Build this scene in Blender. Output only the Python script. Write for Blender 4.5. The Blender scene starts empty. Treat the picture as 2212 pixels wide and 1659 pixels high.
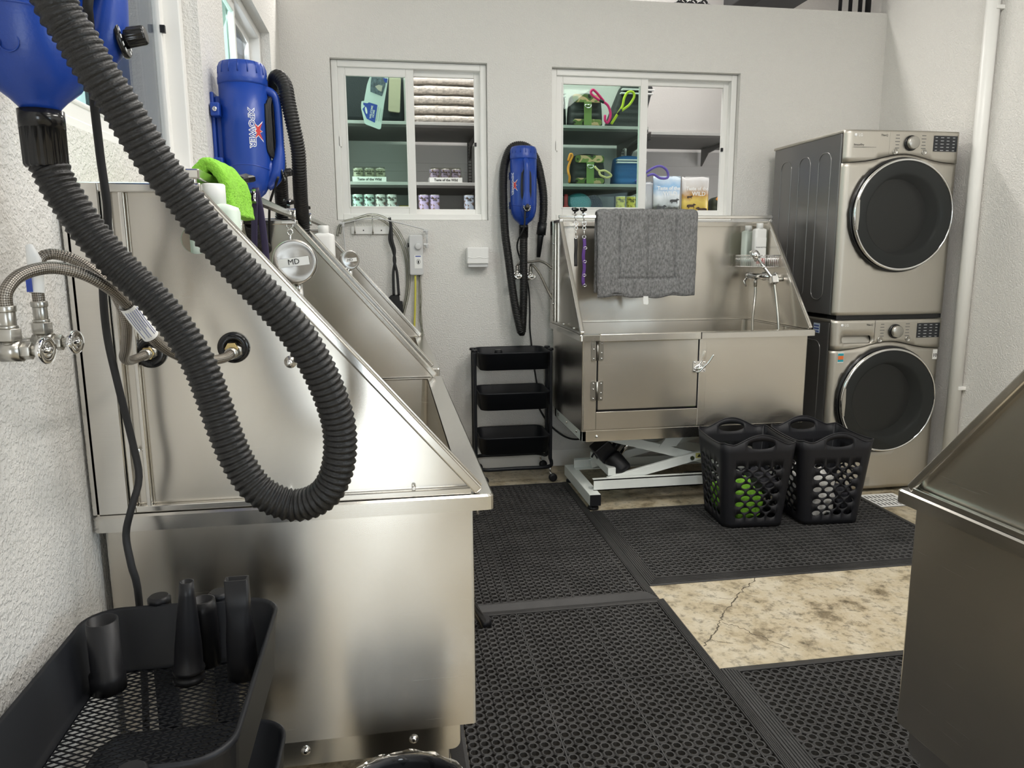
import bpy, math, random
from mathutils import Vector, Matrix, noise
from mathutils.geometry import delaunay_2d_cdt
random.seed(7)
PI = math.pi
SC = bpy.context.scene
COL = SC.collection

# ------------------------------------------------------------------ camera
cam_d = bpy.data.cameras.new('camera')
cam_d.sensor_width = 36.0
cam_d.lens = 1600.0 / 2212.0 * 36.0
cam_d.clip_start = 0.02
cam = bpy.data.objects.new('camera', cam_d)
COL.objects.link(cam)
pi_, ya, ro = 0.1743, 0.1625, -0.0053
fw = Vector((math.sin(ya)*math.cos(pi_), math.cos(ya)*math.cos(pi_), -math.sin(pi_)))
r0 = Vector((math.cos(ya), -math.sin(ya), 0)); u0 = r0.cross(fw)
rr = math.cos(ro)*r0 + math.sin(ro)*u0
uu = -math.sin(ro)*r0 + math.cos(ro)*u0
cam.matrix_world = Matrix(((rr.x, uu.x, -fw.x, 0), (rr.y, uu.y, -fw.y, 0), (rr.z, uu.z, -fw.z, 1.37), (0, 0, 0, 1)))
SC.camera = cam

# ------------------------------------------------------------------ world + exposure
w = bpy.data.worlds.new('overcast_sky'); SC.world = w; w.use_nodes = True
bg = w.node_tree.nodes['Background']
bg.inputs[0].default_value = (0.80, 0.90, 1.0, 1); bg.inputs[1].default_value = 1.6
SC.view_settings.view_transform = 'Standard'; SC.view_settings.look = 'None'
SC.view_settings.gamma = 1.0; SC.view_settings.use_curve_mapping = False
SC.view_settings.exposure = 0.0

def area(name, loc, tgt, sx, sy, power, col, parent=None):
    d = bpy.data.lights.new(name, 'AREA'); d.shape = 'RECTANGLE'; d.size = sx; d.size_y = sy
    d.energy = power; d.color = col
    o = bpy.data.objects.new(name, d); COL.objects.link(o)
    o.location = loc
    o.rotation_euler = (Vector(tgt) - Vector(loc)).to_track_quat('-Z', 'Y').to_euler()
    return o

WARM = (1.0, 0.965, 0.915)
LAMPS = [  # x, y, length x, length y, power : the rooms' ceiling fixtures
    (1.9, 1.75, 0.30, 1.2, 34), (0.55, 0.6, 1.2, 0.30, 9), (2.3, -0.4, 0.30, 1.2, 22), (0.75, 1.95, 0.30, 1.2, 14),  # fourth lamp added to throw light through the back windows onto the shelves
    (0.2, 4.92, 1.2, 0.16, 27), (1.9, 4.92, 1.2, 0.16, 22)]
for (x, y, sx, sy, pw) in LAMPS:
    area('ceiling_lamp_light', (x, y, 3.30 if y < 4 else 3.54), (x, y, 0), sx, sy, pw, WARM)
area('added_shop_light', (-0.60, 4.90, 1.4), (3.0, 5.30, 1.4), 0.34, 2.3, 11, (1.0, 0.97, 0.94))  # added light along the shelf fronts, no such source known
area('added_shop_light', (3.22, 4.90, 1.4), (-0.5, 5.30, 1.4), 0.34, 2.3, 11, (1.0, 0.97, 0.94))  # matching added light from the other end of the shop
# daylight through the open shop door behind the camera and through the two left wall windows
area('doorway_daylight', (-0.12, -2.95, 1.1), (0.1, 3.0, 1.0), 0.62, 2.1, 26, (0.86, 0.94, 1.0))
area('window_and_added_light', (3.15, -1.2, 1.6), (-0.5, 0.9, 0.8), 1.4, 1.2, 30, (0.72, 0.88, 1.0))  # added cool light that brightens the left wall, its window is made up
area('window_and_added_light', (-0.78, 2.0, 2.05), (1.5, 2.2, 1.2), 1.15, 0.8, 9, (0.84, 0.93, 1.0))
area('window_and_added_light', (-0.78, 3.6, 2.05), (1.5, 3.7, 1.2), 1.10, 0.8, 9, (0.84, 0.93, 1.0))

# ------------------------------------------------------------------ materials
def newmat(name):
    m = bpy.data.materials.new(name); m.use_nodes = True
    nt = m.node_tree; b = nt.nodes['Principled BSDF']
    return m, nt, b

def N(nt, typ, **kw):
    n = nt.nodes.new(typ)
    for k, v in kw.items():
        if k.startswith('i_'):
            n.inputs[k[2:].replace('_', ' ')].default_value = v
        else:
            setattr(n, k, v)
    return n

def mat(name, col, rough=0.5, metal=0.0, var=0.0, vscale=8.0, bump=0.0, bscale=60.0, spec=0.5, stretch=None, coat=0.0, detail=3.0):
    m, nt, b = newmat(name)
    b.inputs['Base Color'].default_value = (*col, 1)
    b.inputs['Roughness'].default_value = rough
    b.inputs['Metallic'].default_value = metal
    b.inputs['Specular IOR Level'].default_value = spec
    b.inputs['Coat Weight'].default_value = coat
    tc = N(nt, 'ShaderNodeTexCoord'); vec = tc.outputs['Object']
    if stretch:
        mp = N(nt, 'ShaderNodeMapping'); mp.inputs['Scale'].default_value = stretch
        nt.links.new(vec, mp.inputs[0]); vec = mp.outputs[0]
    if var:
        n = N(nt, 'ShaderNodeTexNoise'); n.inputs['Scale'].default_value = vscale; n.inputs['Detail'].default_value = detail
        nt.links.new(vec, n.inputs['Vector'])
        r = N(nt, 'ShaderNodeValToRGB')
        r.color_ramp.elements[0].position = 0.3; r.color_ramp.elements[1].position = 0.7
        r.color_ramp.elements[0].color = (*[max(0, c*(1-var)) for c in col], 1)
        r.color_ramp.elements[1].color = (*[min(1, c*(1+var)) for c in col], 1)
        nt.links.new(n.outputs['Fac'], r.inputs[0]); nt.links.new(r.outputs[0], b.inputs['Base Color'])
    if bump:
        n = N(nt, 'ShaderNodeTexNoise'); n.inputs['Scale'].default_value = bscale; n.inputs['Detail'].default_value = 2.0
        nt.links.new(vec, n.inputs['Vector'])
        bp = N(nt, 'ShaderNodeBump'); bp.inputs['Strength'].default_value = bump; bp.inputs['Distance'].default_value = 0.004
        nt.links.new(n.outputs['Fac'], bp.inputs['Height']); nt.links.new(bp.outputs[0], b.inputs['Normal'])
    return m

def steel(name, col, rough, sc, bstr, wave=0.0, aniso=0.0):
    m, nt, b = newmat(name)
    b.inputs['Anisotropic'].default_value = aniso; b.inputs['Anisotropic Rotation'].default_value = 0.25
    tg = N(nt, 'ShaderNodeTangent', direction_type='RADIAL', axis='Z'); nt.links.new(tg.outputs[0], b.inputs['Tangent'])
    b.inputs['Metallic'].default_value = 1.0
    tc = N(nt, 'ShaderNodeTexCoord')
    mp = N(nt, 'ShaderNodeMapping'); mp.inputs['Scale'].default_value = sc
    nt.links.new(tc.outputs['Object'], mp.inputs[0])
    n = N(nt, 'ShaderNodeTexNoise'); n.inputs['Scale'].default_value = 1.0; n.inputs['Detail'].default_value = 4.0
    nt.links.new(mp.outputs[0], n.inputs['Vector'])
    r = N(nt, 'ShaderNodeValToRGB')
    r.color_ramp.elements[0].color = (*[c*0.985 for c in col], 1); r.color_ramp.elements[1].color = (*[min(1, c*1.012) for c in col], 1)
    r.color_ramp.elements[0].position = 0.35; r.color_ramp.elements[1].position = 0.65
    nt.links.new(n.outputs['Fac'], r.inputs[0]); nt.links.new(r.outputs[0], b.inputs['Base Color'])
    mr = N(nt, 'ShaderNodeMapRange'); mr.inputs[3].default_value = rough*0.97; mr.inputs[4].default_value = rough*1.03
    nt.links.new(n.outputs['Fac'], mr.inputs[0]); nt.links.new(mr.outputs[0], b.inputs['Roughness'])
    bp = N(nt, 'ShaderNodeBump'); bp.inputs['Strength'].default_value = bstr; bp.inputs['Distance'].default_value = 0.001
    nt.links.new(n.outputs['Fac'], bp.inputs['Height'])
    # very slight oil-canning of the thin sheet
    n2 = N(nt, 'ShaderNodeTexNoise'); n2.inputs['Scale'].default_value = 3.2; n2.inputs['Detail'].default_value = 1.0
    nt.links.new(tc.outputs['Object'], n2.inputs['Vector'])
    b2 = N(nt, 'ShaderNodeBump'); b2.inputs['Strength'].default_value = wave; b2.inputs['Distance'].default_value = 0.05
    nt.links.new(n2.outputs['Fac'], b2.inputs['Height'])
    nt.links.new(b2.outputs[0], bp.inputs['Normal']); nt.links.new(bp.outputs[0], b.inputs['Normal'])
    return m

STEEL = steel('brushed_stainless_sheet', (0.63, 0.595, 0.535), 0.27, (3, 3, 1500), 0.004, 0.10, 0.75)
STEEL_TRIM = steel('polished_stainless_trim', (0.68, 0.66, 0.62), 0.20, (8, 8, 600), 0.03, 0.0, 0.4)
GRAPHITE = steel('graphite_steel_front', (0.56, 0.53, 0.475), 0.45, (900, 6, 6), 0.01, 0.0, 0.0)
TURNED, nt_, b_ = newmat('turned_steel_disc')
b_.inputs['Metallic'].default_value = 1.0; b_.inputs['Base Color'].default_value = (0.40, 0.385, 0.36, 1); b_.inputs['Roughness'].default_value = 0.22; b_.inputs['Anisotropic'].default_value = 0.85
_tg = N(nt_, 'ShaderNodeTangent', direction_type='RADIAL', axis='Y'); nt_.links.new(_tg.outputs[0], b_.inputs['Tangent'])
CHROME = mat('chrome', (0.82, 0.82, 0.82), 0.08, 1.0)
NICKEL = mat('satin_nickel', (0.48, 0.465, 0.43), 0.30, 1.0)
BRASS = mat('brass', (0.62, 0.48, 0.22), 0.3, 1.0)

def orange_peel(name, col, scale, strength):
    m, nt, b = newmat(name)
    b.inputs['Roughness'].default_value = 0.62
    tc = N(nt, 'ShaderNodeTexCoord')
    n = N(nt, 'ShaderNodeTexNoise'); n.inputs['Scale'].default_value = scale; n.inputs['Detail'].default_value = 3.0; n.inputs['Roughness'].default_value = 0.5
    nt.links.new(tc.outputs['Object'], n.inputs['Vector'])
    r = N(nt, 'ShaderNodeValToRGB'); r.color_ramp.elements[0].position = 0.42; r.color_ramp.elements[1].position = 0.62
    nt.links.new(n.outputs['Fac'], r.inputs[0])
    bp = N(nt, 'ShaderNodeBump'); bp.inputs['Strength'].default_value = strength; bp.inputs['Distance'].default_value = 0.003
    nt.links.new(r.outputs[0], bp.inputs['Height']); nt.links.new(bp.outputs[0], b.inputs['Normal'])
    n2 = N(nt, 'ShaderNodeTexNoise'); n2.inputs['Scale'].default_value = 2.0; n2.inputs['Detail'].default_value = 6.0
    nt.links.new(tc.outputs['Object'], n2.inputs['Vector'])
    mx = N(nt, 'ShaderNodeMix', data_type='RGBA'); mx.inputs[6].default_value = (*[c*0.97 for c in col], 1); mx.inputs[7].default_value = (*col, 1)
    nt.links.new(n2.outputs['Fac'], mx.inputs[0]); nt.links.new(mx.outputs[2], b.inputs['Base Color'])
    return m
WALL = orange_peel('orange_peel_white_wall', (0.79, 0.77, 0.735), 135, 0.60)
SHOPWALL = mat('shop_wall_paint', (0.62, 0.595, 0.58), 0.6, bump=0.2, bscale=90)
VINYL = mat('white_vinyl', (0.84, 0.83, 0.80), 0.35)
CEIL = mat('ceiling_paint', (0.85, 0.84, 0.83), 0.7)

def concrete():
    m, nt, b = newmat('stained_concrete')
    tc = N(nt, 'ShaderNodeTexCoord'); V = tc.outputs['Object']
    n1 = N(nt, 'ShaderNodeTexNoise'); n1.inputs['Scale'].default_value = 8.0; n1.inputs['Detail'].default_value = 8.0; n1.inputs['Roughness'].default_value = 0.65
    nt.links.new(V, n1.inputs['Vector'])
    r1 = N(nt, 'ShaderNodeValToRGB'); e = r1.color_ramp.elements
    e[0].position = 0.34; e[0].color = (0.20, 0.16, 0.10, 1); e[1].position = 0.64; e[1].color = (0.55, 0.495, 0.385, 1)
    e2 = r1.color_ramp.elements.new(0.45); e2.color = (0.45, 0.38, 0.26, 1)
    nt.links.new(n1.outputs['Fac'], r1.inputs[0])
    n2 = N(nt, 'ShaderNodeTexNoise'); n2.inputs['Scale'].default_value = 34.0; n2.inputs['Detail'].default_value = 6.0; n2.inputs['Roughness'].default_value = 0.7
    nt.links.new(V, n2.inputs['Vector'])
    r2 = N(nt, 'ShaderNodeValToRGB'); r2.color_ramp.elements[0].position = 0.33; r2.color_ramp.elements[1].position = 0.50
    nt.links.new(n2.outputs['Fac'], r2.inputs[0])
    mx = N(nt, 'ShaderNodeMix', data_type='RGBA', blend_type='MULTIPLY'); mx.inputs[0].default_value = 0.55
    nt.links.new(r1.outputs[0], mx.inputs[6]); nt.links.new(r2.outputs[0], mx.inputs[7])
    # cracks
    ad = N(nt, 'ShaderNodeMix', data_type='RGBA', blend_type='ADD'); ad.inputs[0].default_value = 0.16
    n3 = N(nt, 'ShaderNodeTexNoise'); n3.inputs['Scale'].default_value = 7.0; n3.inputs['Detail'].default_value = 6.0
    nt.links.new(V, n3.inputs['Vector']); nt.links.new(V, ad.inputs[6]); nt.links.new(n3.outputs['Color'], ad.inputs[7])
    vo = N(nt, 'ShaderNodeTexVoronoi', feature='DISTANCE_TO_EDGE'); vo.inputs['Scale'].default_value = 0.9
    nt.links.new(ad.outputs[2], vo.inputs['Vector'])
    r3 = N(nt, 'ShaderNodeValToRGB'); r3.color_ramp.elements[0].position = 0.0; r3.color_ramp.elements[1].position = 0.0045
    r3.color_ramp.elements[0].color = (0.22, 0.19, 0.15, 1); r3.color_ramp.elements[1].color = (1, 1, 1, 1)
    nt.links.new(vo.outputs['Distance'], r3.inputs[0])
    m2 = N(nt, 'ShaderNodeMix', data_type='RGBA', blend_type='MULTIPLY'); m2.inputs[0].default_value = 0.0
    nt.links.new(mx.outputs[2], m2.inputs[6]); nt.links.new(r3.outputs[0], m2.inputs[7])
    nt.links.new(m2.outputs[2], b.inputs['Base Color'])
    b.inputs['Roughness'].default_value = 0.42
    bp = N(nt, 'ShaderNodeBump'); bp.inputs['Strength'].default_value = 0.25; bp.inputs['Distance'].default_value = 0.004
    nt.links.new(n2.outputs['Fac'], bp.inputs['Height']); nt.links.new(bp.outputs[0], b.inputs['Normal'])
    return m
CONCRETE = concrete()

def glass(name, tint, gloss=0.06):
    m, nt, b = newmat(name); nt.nodes.remove(b)
    out = nt.nodes['Material Output']
    t = N(nt, 'ShaderNodeBsdfTransparent'); t.inputs[0].default_value = (*tint, 1)
    g = N(nt, 'ShaderNodeBsdfGlossy'); g.inputs['Roughness'].default_value = 0.01
    f = N(nt, 'ShaderNodeFresnel'); f.inputs[0].default_value = 1.45
    mr = N(nt, 'ShaderNodeMath', operation='MULTIPLY'); mr.inputs[1].default_value = gloss*12
    nt.links.new(f.outputs[0], mr.inputs[0])
    mx = N(nt, 'ShaderNodeMixShader'); nt.links.new(mr.outputs[0], mx.inputs[0])
    nt.links.new(t.outputs[0], mx.inputs[1]); nt.links.new(g.outputs[0], mx.inputs[2]); nt.links.new(mx.outputs[0], out.inputs[0])
    return m
CLEAR = glass('clear_window_glass', (0.97, 0.98, 0.98), 0.03)
GREENGLASS = glass('green_tinted_glass', (0.77, 0.905, 0.85), 0.02)
SCREEN = glass('insect_screen', (0.26, 0.27, 0.29), 0.0)
SMOKE = glass('smoked_door_glass', (0.40, 0.41, 0.41), 0.06)
CLEARTUBE = glass('clear_vinyl_tube', (0.86, 0.86, 0.82), 0.10)
BAGFILM = glass('clear_bag_film', (0.80, 0.80, 0.80), 0.12)

RUBBER = mat('black_rubber_mat', (0.030, 0.029, 0.029), 0.55, var=0.35, vscale=6, bump=0.15, bscale=300)
BLACK = mat('black_plastic', (0.010, 0.010, 0.012), 0.42, spec=0.35)
BLACKGLOSS = mat('glossy_black_plastic', (0.010, 0.010, 0.011), 0.18)
BASKETMAT = mat('matte_black_basket_plastic', (0.012, 0.012, 0.015), 0.5, spec=0.3)
CARTMAT = mat('black_powder_coated_steel', (0.010, 0.011, 0.014), 0.45, spec=0.3)
HOSE = mat('black_ribbed_hose', (0.012, 0.0115, 0.0115), 0.42, spec=0.4, bump=0.2, bscale=400)
BLUE = mat('blue_plastic', (0.010, 0.052, 0.32), 0.34, bump=0.06, bscale=250)
WHITEP = mat('white_plastic', (0.82, 0.82, 0.80), 0.4)
GREYP = mat('light_grey_plastic', (0.62, 0.62, 0.62), 0.45)
PAPER = mat('paper_towels', (0.86, 0.85, 0.83), 0.8, bump=0.3, bscale=40)
WHITEPAINT = mat('white_painted_steel', (0.80, 0.83, 0.80), 0.35)
GREENTOWEL = mat('lime_green_towel', (0.26, 0.60, 0.05), 0.9, var=0.15, vscale=150, bump=1.0, bscale=260)
WHITETOWEL = mat('white_towel', (0.85, 0.83, 0.80), 0.9, bump=0.6, bscale=250)
DARKCLOTH = mat('dark_navy_cloth', (0.03, 0.03, 0.04), 0.9, bump=0.6, bscale=250)
PURPLE = mat('purple_nylon', (0.09, 0.03, 0.22), 0.6)
DARKPURPLE = mat('dark_purple_strap', (0.035, 0.025, 0.07), 0.5)
BLACKNYLON = mat('black_nylon', (0.012, 0.012, 0.013), 0.6)
DARKSHELF = mat('dark_shelf_steel', (0.085, 0.078, 0.075), 0.5, 0.3)
LIP = mat('shelf_price_channel', (0.45, 0.44, 0.43), 0.4)
YELLOWTUBE = mat('yellow_tube', (0.72, 0.66, 0.10), 0.4)
WHITELABEL = mat('white_label', (0.86, 0.86, 0.84), 0.5)
INK = mat('black_ink', (0.02, 0.02, 0.02), 0.6)
INKBLUE = mat('blue_ink', (0.05, 0.09, 0.38), 0.6)
INKRED = mat('red_ink', (0.55, 0.03, 0.03), 0.5)
INKWHITE = mat('white_ink', (0.85, 0.85, 0.85), 0.5)
TAGBLUE = mat('royal_blue_card', (0.035, 0.075, 0.42), 0.5)
TAN = mat('tan_fabric', (0.52, 0.36, 0.22), 0.8)
SIDEGREY = mat('dark_grey_cabinet', (0.25, 0.245, 0.245), 0.30, 0.75)
DISPLAY = mat('dark_display', (0.02, 0.022, 0.026), 0.2)
# ------------------------------------------------------------------ mesh helpers
class MB:
    def __init__(s): s.v = []; s.f = []; s.s = []
    def add(s, vs, fs, smooth=False):
        o = len(s.v); s.v += [tuple(p) for p in vs]; s.f += [tuple(i+o for i in f) for f in fs]; s.s += [smooth]*len(fs)
        return s
    def box(s, x0, x1, y0, y1, z0, z1, M=None):
        P = [Vector((x, y, z)) for z in (z0, z1) for y in (y0, y1) for x in (x0, x1)]
        if M: P = [M @ p for p in P]
        return s.add(P, [(0, 2, 3, 1), (4, 5, 7, 6), (0, 1, 5, 4), (2, 6, 7, 3), (0, 4, 6, 2), (1, 3, 7, 5)])
    def ring_loft(s, rings, closed=False, caps=True, smooth=True):
        n = len(rings[0]); V = [p for r in rings for p in r]; F = []
        m = len(rings); last = m if closed else m-1
        for i in range(last):
            a = i*n; b = ((i+1) % m)*n
            for j in range(n):
                k = (j+1) % n; F.append((a+j, a+k, b+k, b+j))
        s.add(V, F, smooth)
        if caps and not closed:
            o = len(s.v)-len(V)
            s.f.append(tuple(range(o+n-1, o-1, -1))); s.s.append(False)
            s.f.append(tuple(range(o+(m-1)*n, o+m*n))); s.s.append(False)
        return s
    def tube(s, pts, r, n=12, caps=True, closed=False, radii=None, flat=1.0, up=None):
        P = [Vector(p) for p in pts]; m = len(P); rings = []
        T = []
        for i in range(m):
            a = P[(i-1) % m] if (closed or i > 0) else P[i]; b = P[(i+1) % m] if (closed or i < m-1) else P[i]
            t = (b-a); T.append(t.normalized() if t.length > 1e-9 else Vector((0, 0, 1)))
        u = Vector(up) if up else (Vector((0, 0, 1)) if abs(T[0].z) < 0.9 else Vector((1, 0, 0)))
        u = (u - T[0]*u.dot(T[0])).normalized()
        for i in range(m):
            u = (u - T[i]*u.dot(T[i]))
            u = u.normalized() if u.length > 1e-6 else T[i].orthogonal().normalized()
            w_ = T[i].cross(u); R = radii[i] if radii else r
            rings.append([P[i] + (u*math.cos(2*PI*j/n) + w_*math.sin(2*PI*j/n)*flat)*R for j in range(n)])
        return s.ring_loft(rings, closed, caps)
    def cyl(s, p0, p1, r0, r1=None, n=20, caps=True):
        return s.tube([p0, p1], r0, n, caps, radii=[r0, r0 if r1 is None else r1])
    def lathe(s, prof, n=32, M=None, caps=True):
        rings = []
        for (r, z) in prof:
            ring = [Vector((r*math.cos(2*PI*j/n), r*math.sin(2*PI*j/n), z)) for j in range(n)]
            rings.append([M @ p for p in ring] if M else ring)
        return s.ring_loft(rings, False, caps)
    def prism(s, poly, o, ux, uy, d):
        o, ux, uy, d = Vector(o), Vector(ux), Vector(uy), Vector(d)
        A = [o + ux*a + uy*b for a, b in poly]; B = [p + d for p in A]; n = len(A)
        F = [tuple(range(n-1, -1, -1)), tuple(range(n, 2*n))] + [(j, (j+1) % n, n+(j+1) % n, n+j) for j in range(n)]
        return s.add(A+B, F)
    def ball(s, c, rx, ry=None, rz=None, n=16, m=10, M=None, fn=None):
        ry = ry or rx; rz = rz or rx; c = Vector(c); rings = []
        for i in range(m+1):
            t = PI*(0.001 + 0.998*i/m)
            ring = []
            for j in range(n):
                d = Vector((math.sin(t)*math.cos(2*PI*j/n), math.sin(t)*math.sin(2*PI*j/n), -math.cos(t)))
                k = fn(d) if fn else 1.0
                p = Vector((d.x*rx, d.y*ry, d.z*rz))*k
                ring.append(c + (M @ p if M else p))
            rings.append(ring)
        return s.ring_loft(rings)
    def sheet(s, outline, holes, fn, grid=None, smooth=False):
        """flat outline with holes, triangulated, mapped through fn(u, v) -> 3D"""
        pts = []; edges = []
        def loop(L):
            o = len(pts)
            for p in L: pts.append(Vector(p))
            for j in range(len(L)): edges.append((o+j, o+(j+1) % len(L)))
        loop(outline)
        for h in holes: loop(h)
        if grid: pts.extend(Vector(g) for g in grid)
        vs, es, fs, *_ = delaunay_2d_cdt(pts, edges, [], 0, 1e-6)
        def inside(p, L):
            c = False; n = len(L)
            for i in range(n):
                x1, y1 = L[i]; x2, y2 = L[(i+1) % n]
                if (y1 > p[1]) != (y2 > p[1]) and p[0] < (x2-x1)*(p[1]-y1)/(y2-y1)+x1: c = not c
            return c
        bb = [(min(q[0] for q in h), max(q[0] for q in h), min(q[1] for q in h), max(q[1] for q in h), h) for h in holes]
        F = []
        for f in fs:
            c = (sum(vs[i][0] for i in f)/len(f), sum(vs[i][1] for i in f)/len(f))
            if not inside(c, outline): continue
            if any(a < c[0] < b and e < c[1] < g and inside(c, h) for a, b, e, g, h in bb): continue
            F.append(tuple(f))
        return s.add([fn(p[0], p[1]) for p in vs], F, smooth)
    def xf(s, M):
        s.v = [tuple(M @ Vector(p)) for p in s.v]; return s

def ell(cx, cy, rx, ry=None, n=16, a0=0):
    ry = ry or rx
    return [(cx+rx*math.cos(a0+2*PI*j/n), cy+ry*math.sin(a0+2*PI*j/n)) for j in range(n)]
def rrect(x0, x1, y0, y1, r, n=5):
    out = []
    for cx, cy, a in ((x1-r, y1-r, 0), (x0+r, y1-r, 90), (x0+r, y0+r, 180), (x1-r, y0+r, 270)):
        for k in range(n+1):
            t = math.radians(a+90*k/n); out.append((cx+r*math.cos(t), cy+r*math.sin(t)))
    return out
def smooth_path(pts, step=0.01):
    P = [Vector(p) for p in pts]; P = [P[0]*2-P[1]] + P + [P[-1]*2-P[-2]]; out = []
    for i in range(1, len(P)-2):
        a, b, c, d = P[i-1:i+3]; k = max(2, int((c-b).length/step))
        for j in range(k):
            t = j/k
            out.append(0.5*((2*b)+(c-a)*t+(2*a-5*b+4*c-d)*t*t+(3*b-a-3*c+d)*t*t*t))
    out.append(P[-2]); return out
def resample(path, step):
    L = [0.0]
    for a, b in zip(path, path[1:]): L.append(L[-1]+(b-a).length)
    n = max(2, int(L[-1]/step)); out = []; k = 0
    for i in range(n+1):
        d = L[-1]*i/n
        while k < len(L)-2 and L[k+1] < d: k += 1
        t = (d-L[k])/max(1e-9, L[k+1]-L[k]); out.append(path[k].lerp(path[k+1], min(1, t)))
    return out

def props(o, label=None, cat=None, group=None, kind=None):
    if label: o['label'] = label
    if cat: o['category'] = cat
    if group: o['group'] = group
    if kind: o['kind'] = kind
    return o
def thing(name, label, cat, loc=(0, 0, 0), rotz=0.0, group=None):
    o = bpy.data.objects.new(name, None); COL.objects.link(o)
    o.location = loc; o.rotation_euler = (0, 0, rotz); o.empty_display_size = 0.05
    props(o, label, cat, group)
    return o
def base_of(o):
    """matrix of a thing / part in world space (parents unrotated in x/y)"""
    M = Matrix.Identity(4)
    while o is not None:
        M = (Matrix.Translation(o.location) @ o.rotation_euler.to_matrix().to_4x4()) @ M; o = o.parent
    return M
def build(name, mb, m, parent=None, world=False, bevel=0.0, segs=2, solid=0.0, sub=0, label=None, autosmooth=None, offset=-1):
    me = bpy.data.meshes.new(name)
    V = mb.v
    if world and parent is not None:
        I = base_of(parent).inverted(); V = [tuple(I @ Vector(p)) for p in V]
    org = Vector((0, 0, 0))
    if parent is None and V:
        xs = [p[0] for p in V]; ys = [p[1] for p in V]; zs = [p[2] for p in V]
        org = Vector(((min(xs)+max(xs))/2, (min(ys)+max(ys))/2, min(zs))); V = [tuple(Vector(p)-org) for p in V]
    me.from_pydata(V, [], mb.f)
    me.polygons.foreach_set('use_smooth', mb.s)
    for k in (m if isinstance(m, (list, tuple)) else [m]): me.materials.append(k)
    me.update()
    o = bpy.data.objects.new(name, me); COL.objects.link(o)
    o.location = org
    if parent is not None: o.parent = parent
    if solid:
        md = o.modifiers.new('solid', 'SOLIDIFY'); md.thickness = solid; md.offset = offset
    if bevel:
        md = o.modifiers.new('bevel', 'BEVEL'); md.width = bevel; md.segments = segs; md.limit_method = 'ANGLE'; md.angle_limit = math.radians(40)
    if sub:
        md = o.modifiers.new('sub', 'SUBSURF'); md.levels = sub; md.render_levels = sub
    if label: o['label'] = label
    return o
def struct(name, mb, m, parent=None, **kw):
    o = build(name, mb, m, parent, **kw)
    if parent is None: o['kind'] = 'structure'
    return o
def text_mb(s, size, ext=0.0004, align='CENTER', bold=0.0, space=1.0):
    """letters lying in the x/y plane, centred, facing +z"""
    c = bpy.data.curves.new('lettering', 'FONT'); c.body = s; c.size = size; c.extrude = ext
    c.align_x = align; c.align_y = 'CENTER'; c.offset = bold; c.resolution_u = 2; c.space_line = space
    o = bpy.data.objects.new('lettering', c); COL.objects.link(o)
    dg = bpy.context.evaluated_depsgraph_get()
    me = bpy.data.meshes.new_from_object(o.evaluated_get(dg))
    mb = MB(); mb.add([v.co[:] for v in me.vertices], [tuple(p.vertices) for p in me.polygons])
    bpy.data.objects.remove(o); bpy.data.curves.remove(c); bpy.data.meshes.remove(me)
    return mb
def face_M(o, ux, uy):
    ux, uy = Vector(ux).normalized(), Vector(uy).normalized(); n = ux.cross(uy)
    return Matrix(((ux.x, uy.x, n.x, o[0]), (ux.y, uy.y, n.y, o[1]), (ux.z, uy.z, n.z, o[2]), (0, 0, 0, 1)))
def copy_tree(o, loc=None, label=None, rotz=None, group=None, parent=None):
    c = o.copy(); COL.objects.link(c)
    if parent is not None: c.parent = parent
    if loc is not None: c.location = loc
    if rotz is not None: c.rotation_euler = (0, 0, rotz)
    if label: c['label'] = label
    if group: c['group'] = group
    for ch in list(o.children): copy_tree(ch, parent=c)
    return c

# ------------------------------------------------------------------ the room
XL, XR, YB, YF, ZC = -0.563, 3.18, 4.58, -3.0, 3.6
YS = 5.78                                     # far wall of the shop behind the windows
FLOOR = struct('floor', MB().box(XL-0.15, XR+0.15, YF-0.15, YS+0.15, -0.1, 0), CONCRETE)
_ck = MB()
for _pts, _w in (([(1.60, 2.86), (1.529, 2.792), (1.48, 2.742), (1.44, 2.7), (1.405, 2.682), (1.384, 2.654), (1.337, 2.609), (1.304, 2.564), (1.253, 2.516), (1.219, 2.473), (1.194, 2.444), (1.164, 2.398), (1.125, 2.348), (1.09, 2.312), (1.05, 2.27)], 0.0034), ([(1.187, 2.426), (1.228, 2.393), (1.253, 2.363), (1.266, 2.324), (1.299, 2.294), (1.305, 2.263), (1.36, 2.20)], 0.0018), ([(1.092, 2.318), (1.112, 2.297), (1.147, 2.291), (1.166, 2.264)], 0.0022), ([(1.337, 2.609), (1.294, 2.602), (1.267, 2.622)], 0.0016)):
    _q = []
    for _a, _b in zip(_pts, _pts[1:]):
        for _k in range(5):
            _t = _k/5; _q.append(Vector((_a[0]+(_b[0]-_a[0])*_t+random.uniform(-0.006, 0.006), _a[1]+(_b[1]-_a[1])*_t+random.uniform(-0.006, 0.006), 0.0)))
    _V = []; _F = []
    for _i, _p in enumerate(_q):
        _d = (_q[min(_i+1, len(_q)-1)]-_q[max(_i-1, 0)]).normalized(); _n = Vector((-_d.y, _d.x, 0))*_w*random.uniform(0.3, 1.0)
        _V += [_p-_n+Vector((0, 0, 0.0004)), _p+Vector((0, 0, 0.0007)), _p+_n+Vector((0, 0, 0.0004))]
        if _i: _F += [(3*_i-3, 3*_i-2, 3*_i+1, 3*_i), (3*_i-2, 3*_i-1, 3*_i+2, 3*_i+1)]
    _ck.add(_V, _F)
build('floor_crack', _ck, mat('dark_crack_line', (0.10, 0.085, 0.06), 0.9), FLOOR, world=True)  # flat dark ribbons drawn along the crack lines
struct('ceiling', MB().box(XL-0.15, XR+0.15, YF-0.15, YS+0.15, ZC, ZC+0.1), CEIL)
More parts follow.
